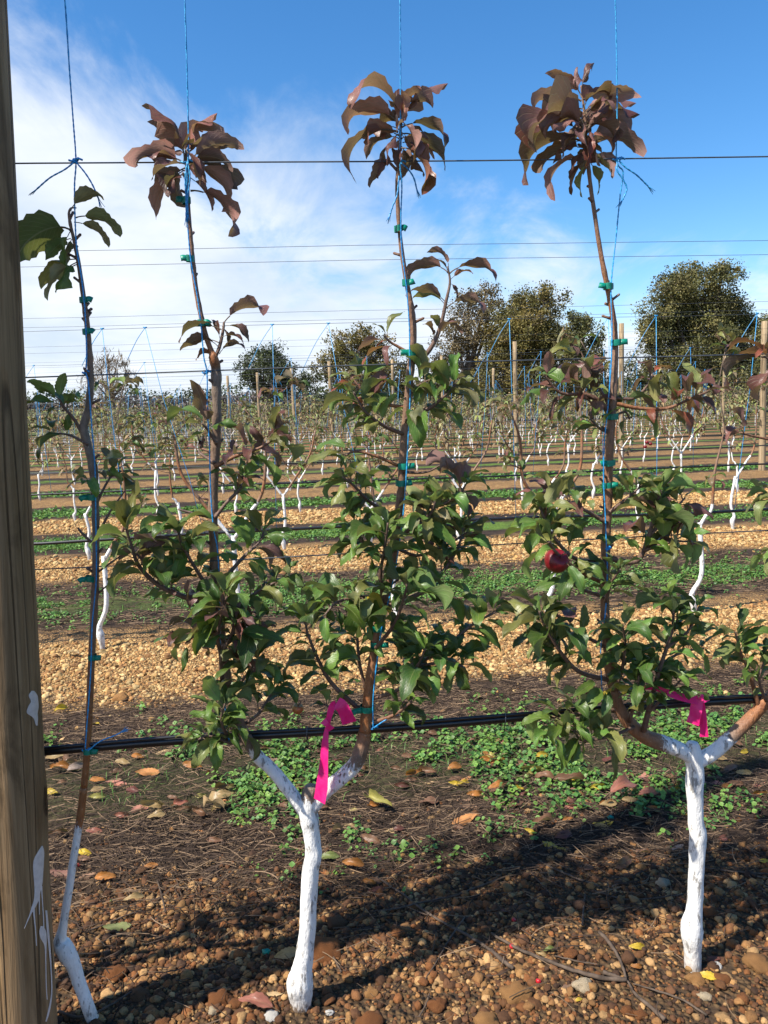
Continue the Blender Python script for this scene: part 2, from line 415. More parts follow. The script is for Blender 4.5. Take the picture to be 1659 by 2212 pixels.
def mat_apple(name, ca, cb):
    mt, nt, b = new_mat(name); q = NB(nt)
    tc = q.n('ShaderNodeTexCoord').outputs['Object']
    n1 = q.noise(q.mapping(tc, (1, 1, 0.4)), 60, 5); n2 = q.noise(tc, 22, 3)
    vo = q.n('ShaderNodeTexVoronoi'); q.link(tc, vo.inputs['Vector']); vo.inputs['Scale'].default_value = 260
    c = q.mix(q.rng(q.math('ADD', q.math('MULTIPLY', n1, 0.5), q.math('MULTIPLY', n2, 0.5)), 0.4, 0.6), ca, cb)
    c = q.mix(q.math('MULTIPLY', q.rng(vo.outputs['Distance'], 0.06, 0.14, 1, 0), 0.5), c, (0.5, 0.3, 0.2))
    q.link(c, b.inputs['Base Color']); b.inputs['Roughness'].default_value = 0.4
    return mt
M_APPLE = mat_apple('dark_red_apple_skin', (0.12, 0.005, 0.009), (0.22, 0.010, 0.015))
M_APPLE2 = mat_apple('yellow_apple_skin', (0.42, 0.24, 0.05), (0.48, 0.12, 0.035))
def mat_rock(name, a, c_, pale):
    mt, nt, b = new_mat(name); q = NB(nt)
    tc = q.n('ShaderNodeTexCoord').outputs['Object']
    oi = q.n('ShaderNodeObjectInfo').outputs['Random']
    n1 = q.noise(tc, 55, 6, 0.65); n2 = q.noise(tc, 180, 4, 0.6)
    c = q.mix(q.rng(n1, 0.35, 0.66), a, c_)
    c = q.mix(q.math('MULTIPLY', q.rng(n2, 0.55, 0.72), 0.6), c, pale)
    c = q.mix(q.math('MULTIPLY', oi, 0.3), c, (0.12, 0.05, 0.02))
    q.link(c, b.inputs['Base Color']); b.inputs['Roughness'].default_value = 0.9; spec(b, 0.2)
    q.link(q.bump(q.math('ADD', n1, q.math('MULTIPLY', n2, 0.5)), 0.8, 0.006), b.inputs['Normal'])
    return mt
M_ROCK = {'tan': mat_rock('tan_ironstone', (0.22, 0.10, 0.035), (0.42, 0.23, 0.085), (0.5, 0.35, 0.18)),
          'rust': mat_rock('rusty_ironstone', (0.12, 0.045, 0.018), (0.28, 0.11, 0.035), (0.36, 0.2, 0.09)),
          'brown': mat_rock('brown_stone', (0.075, 0.04, 0.022), (0.17, 0.095, 0.05), (0.25, 0.16, 0.09)),
          'pale': mat_rock('pale_limed_stone', (0.36, 0.27, 0.16), (0.62, 0.52, 0.36), (0.7, 0.64, 0.5)),
          'white': mat_rock('white_splashed_stone', (0.55, 0.53, 0.48), (0.75, 0.73, 0.68), (0.35, 0.28, 0.2))}
M_PAINT = mat_plain('dried_white_paint', (0.62, 0.56, 0.52), 0.5, 0.12, 90, 0.0015, 0.4)
M_STICK = mat_plain('dead_twig', (0.085, 0.062, 0.046), 0.85, 0.5, 45, 0.002, 0.2)
M_BERRY = mat_plain('red_berry_skin', (0.42, 0.012, 0.02), 0.35, 0.2, 90)

# ------------------------------------------------------------------ shapes
def catmull(pts, n):
    """resample a polyline of tuples (any length) smoothly, n steps per span"""
    pts = [np.array(p, dtype=float) for p in pts]
    ext = [2 * pts[0] - pts[1]] + pts + [2 * pts[-1] - pts[-2]]
    out = []
    for i in range(1, len(ext) - 2):
        p0, p1, p2, p3 = ext[i - 1:i + 3]
        for k in range(n):
            u = k / n
            out.append(0.5 * ((2 * p1) + (-p0 + p2) * u + (2 * p0 - 5 * p1 + 4 * p2 - p3) * u * u + (-p0 + 3 * p1 - 3 * p2 + p3) * u ** 3))
    out.append(pts[-1]); return out
def tube(pts, radii, sides=8, cap=True, jitter=0.0, seed=0, flat=1.0):
    pts = [Vector(p[:3]) for p in pts]; n = len(pts)
    V, Fc = [], []
    tprev = (pts[1] - pts[0]).normalized()
    a = tprev.orthogonal().normalized()
    for i in range(n):
        tg = (pts[min(i + 1, n - 1)] - pts[max(i - 1, 0)]).normalized()
        a = (a - tg * a.dot(tg)).normalized(); b = tg.cross(a)
        for k in range(sides):
            an = 2 * math.pi * k / sides
            r = radii[i]
            if jitter: r *= 1 + jitter * (mnoise.noise((pts[i].x * 30 + math.cos(an) * 1.3 + seed, pts[i].y * 30 + math.sin(an) * 1.3, pts[i].z * 22)) + 0.45 * mnoise.noise((math.cos(an) * 3 + seed, math.sin(an) * 3, pts[i].z * 75)))
            V.append(pts[i] + a * (math.cos(an) * r) + b * (math.sin(an) * r * flat))
    for i in range(n - 1):
        for k in range(sides):
            Fc.append((i * sides + k, i * sides + (k + 1) % sides, (i + 1) * sides + (k + 1) % sides, (i + 1) * sides + k))
    if cap:
        Fc.append(tuple(reversed(range(sides)))); Fc.append(tuple((n - 1) * sides + k for k in range(sides)))
    return V, Fc
def join(parts):
    V, Fc = [], []
    for v, f in parts:
        o = len(V); V += list(v); Fc += [tuple(i + o for i in q) for q in f]
    return V, Fc
def box_sweep(line, widths, thick, normals):
    """a thin solid ribbon along a line"""
    V, Fc = [], []
    n = len(line)
    for i in range(n):
        p = Vector(line[i]); tg = (Vector(line[min(i + 1, n - 1)]) - Vector(line[max(i - 1, 0)])).normalized()
        nn = Vector(normals[i]); nn = (nn - tg * nn.dot(tg)).normalized(); s = tg.cross(nn)
        w = widths[i] / 2
        V += [p + s * w + nn * thick, p - s * w + nn * thick, p - s * w - nn * thick, p + s * w - nn * thick]
    for i in range(n - 1):
        for k in range(4):
            Fc.append((i * 4 + k, i * 4 + (k + 1) % 4, i * 4 + 4 + (k + 1) % 4, i * 4 + 4 + k))
    Fc.append((3, 2, 1, 0)); Fc.append(tuple((n - 1) * 4 + k for k in range(4)))
    return V, Fc

# ------------------------------------------------------------------ leaf meshes, shared by all leaves
def leaf_mesh(bend, fold, wavy, twist, width, seed, pet=0.18, ns=15, roll=0.0):
    rnd = random.Random(seed)
    half = 2
    # midrib line: petiole, then blade; bends from +X towards -Z
    rows = []; a = 0.28 * min(bend, 1.2); x = z = 0.0
    V = []; UV = []; Fc = []; MI = []
    npt = 3
    line = [(0.0, 0.0, a)]
    for i in range(npt):
        x += pet / npt * math.cos(a); z += pet / npt * math.sin(a); line.append((x, z, a))
        a -= bend * 0.08
    # petiole: three-sided
    for i, (px, pz, pa) in enumerate(line):
        r = 0.012 if i else 0.017
        for k in range(3):
            an = 2 * math.pi * k / 3
            V.append((px - math.sin(pa) * r * math.cos(an), r * math.sin(an), pz + math.cos(pa) * r * math.cos(an))); UV.append((0.02, 0.5))
    for i in range(npt):
        for k in range(3):
            Fc.append((i * 3 + k, i * 3 + (k + 1) % 3, i * 3 + 3 + (k + 1) % 3, i * 3 + 3 + k)); MI.append(1)
    o = len(V)
    bl = 1.0 - pet
    ph = rnd.uniform(0, 6)
    for i in range(ns):
        u = i / (ns - 1)
        w = width * 0.5 * bl * (2.3 * u ** 0.66 * (1 - u) ** 0.95 + (0.0 if 0 < i < ns - 1 else 0.02))
        tw = twist * u
        for j in range(-half, half + 1):
            v = j / half
            ww = w
            if abs(j) == half and 0 < i < ns - 1: ww *= 1.0 + (0.10 if i % 2 else -0.05)
            c = fold * (1 - 0.5 * u)
            # cross section: V fold, rolled edges, waves
            y = v * ww * math.cos(c * 0.9)
            zz = abs(v) * ww * math.sin(c) + roll * ww * (abs(v) ** 2.4) + wavy * 0.10 * bl * math.sin(u * 9 + ph + (1.1 if v > 0 else 2.9)) * abs(v) ** 1.5 * (u * (1 - u) * 4) ** 0.5
            if roll: y *= 1 - 0.28 * min(1, abs(roll)) * abs(v) ** 2
            y2 = y * math.cos(tw) - zz * math.sin(tw); z2 = y * math.sin(tw) + zz * math.cos(tw)
            V.append((x - math.sin(a) * z2, y2, z + math.cos(a) * z2)); UV.append((u, 0.5 + 0.5 * v))
        step = bl / (ns - 1)
        x += step * math.cos(a); z += step * math.sin(a)
        a -= bend * (0.6 + 0.8 * u) / (ns - 1)
    tip = (x - step * math.cos(a), 0, z - step * math.sin(a))
    nw = half * 2 + 1
    for i in range(ns - 1):
        for j in range(nw - 1):
            Fc.append((o + i * nw + j, o + (i + 1) * nw + j, o + (i + 1) * nw + j + 1, o + i * nw + j + 1)); MI.append(0)
    me = mesh('leaf_%d' % seed, V, Fc, [M_LEAF, M_PETIOLE], True, None, MI)
    uv = me.uv_layers.new(name='UVMap')
    li = np.empty(len(me.loops), dtype=np.int32); me.loops.foreach_get('vertex_index', li)
    uv.data.foreach_set('uv', np.asarray(UV, dtype=np.float32)[li].ravel())
    return me, tip
LEAF = {}      # bend class -> list of (mesh, tip)
sd_ = 1
for cls, (bend, fold, wavy, roll) in {'flat': (0.35, 0.30, 0.5, 0.0), 'mid': (0.95, 0.42, 0.55, 0.0), 'arch': (1.55, 0.55, 0.6, 0.0), 'hook': (2.2, 0.6, 0.6, 0.0),
                                       'curl': (1.3, 0.35, 1.5, -0.9), 'crisp': (1.9, 0.75, 1.7, 0.55), 'fold': (1.0, 1.05, 0.9, 0.0)}.items():
    LEAF[cls] = []
    for k in range(4):
        LEAF[cls].append(leaf_mesh(bend * (0.85 + 0.1 * k), fold * (0.8 + 0.13 * k), wavy * (0.8 + 0.15 * k), (-0.5, 0.35, 0.7, -0.2)[k] * (1.5 if cls in ('curl', 'crisp') else 0.8),
                                   (0.54, 0.46, 0.58, 0.50)[k], sd_, roll=roll * (0.7 + 0.2 * k))); sd_ += 1
def add_leaf(base, tip, nrm, cls, color, parent, rnd, name='leaf', wscale=1.0, dataset=None):
    me, t = (dataset or LEAF)[cls][rnd.randrange(4)]
    base = Vector(base); tip = Vector(tip)
    cl = Vector(t); c = cl.length; cl.normalize(); nl = Vector((-cl.z, 0, cl.x))
    cw = tip - base; Lw = cw.length
    if Lw < 1e-4: return None
    cw.normalize(); nw = Vector(nrm); nw = nw - cw * nw.dot(cw)
    if nw.length < 1e-3: nw = cw.orthogonal()
    nw.normalize(); yw = nw.cross(cw)
    Wm = Matrix((cw, yw, nw)).transposed(); Lm = Matrix((cl, Vector((0, 1, 0)), nl)).transposed()
    s = Lw / c
    Sc = Matrix.Diagonal((s, s * wscale, s)).to_4x4()
    M = Matrix.Translation(base) @ (Wm @ Lm.transposed()).to_4x4() @ Sc
    o = bpy.data.objects.new(name, me); COL.objects.link(o)
    o.color = (*color, 1)
    if parent is None: o.matrix_world = M
    else:
        o.parent = parent                      # M is in the frame of the parent
        o.matrix_basis = M
    return o
def leafcol(kind, rnd):
    base = {'G': (0.082, 0.160, 0.028), 'O': (0.140, 0.160, 0.048), 'P': (0.130, 0.052, 0.052), 'B': (0.205, 0.094, 0.084), 'M': (0.095, 0.038, 0.036),
            'Y': (0.150, 0.148, 0.072), 'D': (0.040, 0.092, 0.018), 'K': (0.155, 0.110, 0.060), 'L': (0.50, 0.36, 0.03), 'R': (0.22, 0.055, 0.032)}[kind]
    f = rnd.uniform(0.65, 1.35); h = rnd.uniform(-0.12, 0.12)
    return (base[0] * f * (1 + h), base[1] * f, base[2] * f * (1 - h))

# ================================================================== THE SETTING
def build_ground():
    def axis(lo, hi, dense_lo, dense_hi, step, grow):
        v = list(np.arange(dense_lo, dense_hi, step)); s = step; x = v[-1]
        while x < hi: s *= grow; x += s; v.append(x)
        s = step; x = v[0]
        while x > lo: s *= grow; x -= s; v.insert(0, x)
        return v
    xs = axis(-1500, 1500, -3.0, 3.2, 0.045, 1.12); ys = axis(-60, 2500, 1.4, 8.0, 0.045, 1.045)
    nx, ny = len(xs), len(ys)
    V = [(x, y, gz(x, y) if abs(x) < 60 and -5 < y < 40 else 0.0 - 0.0) for y in ys for x in xs]
    idx = np.arange(nx * ny).reshape(ny, nx)
    q = np.stack([idx[:-1, :-1], idx[:-1, 1:], idx[1:, 1:], idx[1:, :-1]], -1).reshape(-1, 4)
    me = np_mesh('ground', V, q, M_GROUND, None, True, 4)
    o = obj('ground', me); o['kind'] = 'structure'
build_ground()

# ---------------------------------------------------------------- gravel (instanced pebbles)
def zone(u):
    """gravel, litter, green by position across a row gap (u = distance behind the row of trees)"""
    return u
def pebbles():
    rng = np.random.default_rng(5); rnd = random.Random(8)
    pts, scl, rot, col = [], [], [], []
    pal_near = np.array([(0.17, 0.075, 0.028), (0.25, 0.125, 0.045), (0.10, 0.046, 0.021), (0.38, 0.225, 0.095), (0.065, 0.034, 0.019), (0.30, 0.16, 0.058), (0.20, 0.078, 0.025), (0.12, 0.055, 0.024)])
    pal_far = np.array([(0.45, 0.265, 0.098), (0.55, 0.36, 0.15), (0.37, 0.19, 0.07), (0.58, 0.41, 0.19), (0.27, 0.14, 0.055)])
    def scatter(n, s0, s1, t0, t1, size, pal, keep, row):
        S = rng.uniform(s0, s1, n); T = rng.uniform(t0, t1, n)
        for s, t in zip(S, T):
            p = W(s, t)
            dd = mnoise.noise((p.x * 1.1, p.y * 1.1, 7.7)) * 0.16 + mnoise.noise((p.x * 4, p.y * 4, 1.7)) * 0.14
            k = keep(t - row * ROW_GAP + dd)
            if row == 0 and mnoise.noise((p.x * 2.6 + 9, p.y * 2.6, 4.2)) > 0.18: k *= 0.45
            if rnd.random() > k: continue
            d = (p - cam_loc)
            px = d.dot(cam_right) / d.dot(fwd) * F_PX
            if abs(px) > 940: continue
            r = size * min(3.0, rng.lognormal(-0.2, 0.52))
            pts.append((p.x, p.y, gz(p.x, p.y) + r * rnd.uniform(-0.3, 0.4))); scl.append((r * rnd.uniform(0.8, 1.2), r * rnd.uniform(0.75, 1.2), r * rnd.uniform(0.55, 0.95)))
            rot.append((rnd.uniform(-0.5, 0.5), rnd.uniform(-0.5, 0.5), rnd.uniform(0, 6.28)))
            c = pal[rnd.randrange(len(pal))] * rnd.uniform(0.55, 1.2); col.append((*c, 1))
    near = lambda u: 0.95 * (1 - smooth(0.32, 0.72, u)) + 0.05
    scatter(50000, -1.35, 1.75, -0.35, 1.05, 0.0058, pal_near, near, 0)
    band = lambda u: smooth(-1.0, -0.85, u) * (1 - smooth(0.0, 0.35, u)) * 0.95 + 0.02
    scatter(64000, -3.1, 3.4, ROW_GAP - 1.35, ROW_GAP + 0.5, 0.0072, pal_far, band, 1)
    scatter(70000, -5.0, 5.4, 2 * ROW_GAP - 1.35, 2 * ROW_GAP + 0.5, 0.0085, pal_far, band, 2)
    scatter(60000, -7.0, 7.4, 3 * ROW_GAP - 1.35, 3 * ROW_GAP + 0.5, 0.011, pal_far, band, 3)
    me = bpy.data.meshes.new('gravel'); me.from_pydata(pts, [], [])
    a = me.attributes.new('scl', 'FLOAT_VECTOR', 'POINT'); a.data.foreach_set('vector', np.asarray(scl, dtype=np.float32).ravel())
    a = me.attributes.new('rot', 'FLOAT_VECTOR', 'POINT'); a.data.foreach_set('vector', np.asarray(rot, dtype=np.float32).ravel())
    a = me.attributes.new('col', 'FLOAT_COLOR', 'POINT'); a.data.foreach_set('color', np.asarray(col, dtype=np.float32).ravel())
    o = obj('gravel', me); o['kind'] = 'stuff'
    tag(o, 'tan and rust ironstone gravel spread under the tree rows', 'gravel')
    ng = bpy.data.node_groups.new('scatter_pebbles', 'GeometryNodeTree')
    ng.interface.new_socket('Geometry', in_out='INPUT', socket_type='NodeSocketGeometry')
    ng.interface.new_socket('Geometry', in_out='OUTPUT', socket_type='NodeSocketGeometry')
    N = ng.nodes; Lk = ng.links
    gi = N.new('NodeGroupInput'); go = N.new('NodeGroupOutput')
    g2i = N.new('GeometryNodeGeometryToInstance')
    for k in range(5):
        ico = N.new('GeometryNodeMeshIcoSphere'); ico.inputs['Radius'].default_value = 1.0; ico.inputs['Subdivisions'].default_value = 3
        pos = N.new('GeometryNodeInputPosition')
        nz = N.new('ShaderNodeTexNoise'); nz.noise_dimensions = '4D'; nz.inputs['Scale'].default_value = 0.85; nz.inputs['W'].default_value = 3.7 * k + 1; nz.inputs['Detail'].default_value = 2.0
        Lk.new(pos.outputs[0], nz.inputs['Vector'])
        sub = N.new('ShaderNodeVectorMath'); sub.operation = 'SUBTRACT'; sub.inputs[1].default_value = (0.5, 0.5, 0.5)
        Lk.new(nz.outputs['Color'], sub.inputs[0])
        sc = N.new('ShaderNodeVectorMath'); sc.operation = 'SCALE'; sc.inputs['Scale'].default_value = 1.35
        Lk.new(sub.outputs[0], sc.inputs[0])
        sp_ = N.new('GeometryNodeSetPosition'); Lk.new(ico.outputs[0], sp_.inputs['Geometry']); Lk.new(sc.outputs[0], sp_.inputs['Offset'])
        sm = N.new('GeometryNodeSetMaterial'); sm.inputs['Material'].default_value = M_PEBBLE; Lk.new(sp_.outputs[0], sm.inputs[0])
        sh = N.new('GeometryNodeSetShadeSmooth'); Lk.new(sm.outputs[0], sh.inputs[0])
        Lk.new(sh.outputs[0], g2i.inputs[0])
    iop = N.new('GeometryNodeInstanceOnPoints'); iop.inputs['Pick Instance'].default_value = True
    Lk.new(gi.outputs[0], iop.inputs['Points']); Lk.new(g2i.outputs[0], iop.inputs['Instance'])
    def named(nm):
        x = N.new('GeometryNodeInputNamedAttribute'); x.data_type = 'FLOAT_VECTOR'; x.inputs['Name'].default_value = nm; return x.outputs[0]
    e2r = N.new('FunctionNodeEulerToRotation'); Lk.new(named('rot'), e2r.inputs[0])
    Lk.new(e2r.outputs[0], iop.inputs['Rotation']); Lk.new(named('scl'), iop.inputs['Scale'])
    ri = N.new('FunctionNodeRandomValue'); ri.data_type = 'INT'
    ri.inputs[4].default_value = 0; ri.inputs[5].default_value = 4
    Lk.new(ri.outputs[2], iop.inputs['Instance Index'])
    Lk.new(iop.outputs[0], go.inputs[0])
    md = o.modifiers.new('scatter', 'NODES'); md.node_group = ng
pebbles()

# ---------------------------------------------------------------- dry prunings and grass litter, green weeds
def litter():
    rng = np.random.default_rng(11)
    V, T, C = [], [], []
    def strands(n, row, s0, s1, thick, length, shift=0.0):
        k = 0
        while k < n:
            s = rng.uniform(s0, s1); u = rng.uniform(0.25, 2.6)
            w = smooth(0.35, 0.85, u) * (1 - smooth(2.15, 2.5, u)) * (1 - 0.7 * smooth(1.05, 1.25, u) * (1 - smooth(1.6, 1.75, u)))
            if rng.random() > w * 0.97 + 0.03: k += 0.2; continue
            k += 1
            p = W(s, row * ROW_GAP + u - shift); z0 = gz(p.x, p.y) + (0.008 if shift else 0)
            a = rng.normal(0.1, 0.8); L = length * rng.uniform(0.4, 1.6); th = thick * rng.uniform(0.5, 1.5)
            cur = rng.normal(0, 0.8); pit = rng.normal(0, 0.13)
            q = Vector((p.x, p.y, z0 + 0.003 + abs(rng.normal(0, 0.007))))
            b = rng.uniform(0.35, 1.5); g = rng.random()
            col = np.array((0.048, 0.033, 0.025)) * b if g < 0.62 else np.array((0.155, 0.105, 0.066)) * b
            o = len(V); ns = 4
            for i in range(ns):
                d = Vector((math.cos(a), math.sin(a), pit)); nrm = Vector((-math.sin(a), math.cos(a), 0))
                V.append(q + nrm * th); V.append(q - nrm * th); V.append(q + Vector((0, 0, th * 1.6)))
                C.extend([col] * 3)
                q = q + d * (L / (ns - 1)); a += cur / ns; pit -= 0.04
                gzq = gz(q.x, q.y) + 0.002
                if q.z < gzq: q.z = gzq
            for i in range(ns - 1):
                b0 = o + i * 3
                for (m1, m2) in ((0, 2), (2, 1)):
                    T.append((b0 + m1, b0 + m2, b0 + 3 + m2)); T.append((b0 + m1, b0 + 3 + m2, b0 + 3 + m1))
    strands(32000, 0, -1.9, 2.3, 0.0010, 0.062)
    strands(2500, 0, -1.3, 1.6, 0.0010, 0.07, 0.5)
    strands(9000, 1, -3.6, 4.0, 0.0018, 0.10)
    o = obj('prunings_litter', np_mesh('prunings_litter', [tuple(v) for v in V], T, M_LITTER, np.array(C)))
    o['kind'] = 'stuff'; tag(o, 'dark mat of dry prunings and dead grass between gravel and weeds', 'litter')
litter()
ZZ = Vector((0, 0, 1))
def weeds():
    rng = np.random.default_rng(21)
    V, T, C = [], [], []
    def disc(c, nrm, r, col, seg, cup):
        nrm = nrm.normalized(); a = nrm.orthogonal().normalized(); b = nrm.cross(a); o = len(V)
        V.append(tuple(c - nrm * r * cup)); C.append(col * 0.8)
        for k in range(seg):
            an = 2 * math.pi * k / seg; rr = r * (1.0 if k % 2 else 0.82)
            V.append(tuple(c + a * (math.cos(an) * rr) + b * (math.sin(an) * rr))); C.append(col)
        for k in range(seg): T.append((o, o + 1 + k, o + 1 + (k + 1) % seg))
    def strip(row, nplants, s0, s1, leaf_r, per, seg, hmax, u0=1.12, u1=1.66, thr=-0.05):
        k = 0
        while k < nplants:
            s = rng.uniform(s0, s1); u = rng.normal((u0 + u1) / 2, (u1 - u0) * 0.36)
            p = W(s, row * ROW_GAP + u)
            if mnoise.noise((p.x * 1.6 + 3, p.y * 2.0, 5.5 + row)) + 0.6 * mnoise.noise((p.x * 5, p.y * 5, 1.1)) < thr: k += 0.15; continue
            k += 1
            hue = rng.uniform(0, 1); base = np.array((0.070, 0.185, 0.045)) * (1 - hue) + np.array((0.15, 0.26, 0.045)) * hue
            for j in range(per):
                an = rng.uniform(0, 6.28); rr = abs(rng.normal(0, 0.028))
                x, y = p.x + math.cos(an) * rr, p.y + math.sin(an) * rr
                z = gz(x, y) + rng.uniform(0.004, hmax) * max(0.25, 1 - rr / 0.08)
                nrm = Vector((math.cos(an) * 0.5 + rng.normal(0, 0.3), math.sin(an) * 0.5 + rng.normal(0, 0.3), 1.0))
                disc(Vector((x, y, z)), nrm, leaf_r * rng.uniform(0.5, 1.35), base * rng.uniform(0.65, 1.35), seg, 0.18)
    strip(0, 1900, -1.9, 2.4, 0.0092, 9, 8, 0.052, 0.98, 1.72, 0.0)
    strip(0, 130, -1.5, 1.9, 0.006, 6, 6, 0.03, 0.6, 1.1, 0.1)
    strip(1, 3400, -3.7, 4.2, 0.0092, 9, 6, 0.045, 1.0, 1.8, -0.25)
    strip(2, 4200, -5.4, 6.0, 0.012, 7, 5, 0.045, 1.05, 1.8, -0.25)
    strip(3, 3000, -7.2, 7.8, 0.022, 5, 4, 0.05, 1.05, 1.8, -0.25)
    strip(4, 2600, -9.0, 9.6, 0.03, 4, 4, 0.05, 1.05, 1.8, -0.2)
    # grass blades standing among the weeds
    for row, nb, ln in ((0, 1600, 0.05), (1, 1500, 0.06)):
        for k in range(nb):
            s = rng.uniform(-2.0 - row * 1.8, 2.4 + row * 1.9); p = W(s, row * ROW_GAP + rng.normal(1.32, 0.26)); z = gz(p.x, p.y)
            if mnoise.noise((p.x * 2.2, p.y * 2.2, 8.8)) < 0.0: continue
            a = rng.uniform(0, 6.28); d = Vector((math.cos(a), math.sin(a), 0)); L = ln * rng.uniform(.4, 1.3); w = Vector((-d.y, d.x, 0)) * .0014 * (1 + row * .6); o = len(V)
            c = np.array((0.10, 0.19, 0.04)) * rng.uniform(.6, 1.3)
            b0 = Vector((p.x, p.y, z)); m1 = b0 + d * L * .3 + ZZ * L * .7; e = b0 + d * L * .9 + ZZ * L * .75
            for q in (b0 + w, b0 - w, m1 + w, m1 - w, e): V.append(tuple(q)); C.append(c)
            T.extend([(o, o + 1, o + 3), (o, o + 3, o + 2), (o + 2, o + 3, o + 4)])
    o = obj('mallow_weeds', np_mesh('mallow_weeds', V, T, M_WEED, np.array(C)))
    o['kind'] = 'stuff'; tag(o, 'low green mallow and clover weeds in strips between rows', 'weeds')
weeds()

# ---------------------------------------------------------------- posts
def build_post(name, base, top, r0, r1, mat, label, group=None, detail=False, knots=()):
    root = base
    axis = Vector(top) - Vector(base); H = axis.length
    seg, nz = (110, 170) if detail else (12, 6)
    V, Fc = [], []
    for i in range(nz + 1):
        u = i / nz; r = r0 + (r1 - r0) * u
        for k in range(seg):
            an = 2 * math.pi * k / seg
            rr = r
            if detail:
                rr *= 1 + 0.016 * mnoise.noise((math.cos(an) * 1.4, math.sin(an) * 1.4, u * 5)) + 0.004 * mnoise.noise((math.cos(an) * 9, math.sin(an) * 9, u * 7))
                for ca, c0, c1 in ((-1.05, 0.03, 0.42), (-0.45, 0.30, 0.8), (-1.6, 0.0, 0.3)):     # drying cracks
                    d = abs(an - 2 * math.pi - (ca + 0.10 * mnoise.noise((u * 6, ca, 0)))) if an > math.pi else 9
                    if d < 0.06 and c0 < u < c1: rr -= 0.007 * (1 - d / 0.06)
                for kx, ky, kz, kr in knots:
                    ka = math.atan2(ky, kx) % (2 * math.pi); d2 = ((an - ka) * r) ** 2 + (u * H - kz) ** 2
                    rr += 0.004 * math.exp(-d2 / (kr * 1.8) ** 2) - 0.003 * math.exp(-d2 / (kr * 0.6) ** 2)
            V.append((rr * math.cos(an), rr * math.sin(an), u * H))
    for i in range(nz):
        for k in range(seg):
            Fc.append((i * seg + k, i * seg + (k + 1) % seg, (i + 1) * seg + (k + 1) % seg, (i + 1) * seg + k))
    Fc.append(tuple(nz * seg + k for k in range(seg)))
    me = mesh(name, V, Fc, mat)
    o = obj(name, me); o.location = base
    o.rotation_euler = axis.to_track_quat('Z', 'Y').to_euler()
    tag(o, label, 'post', group)
    return o
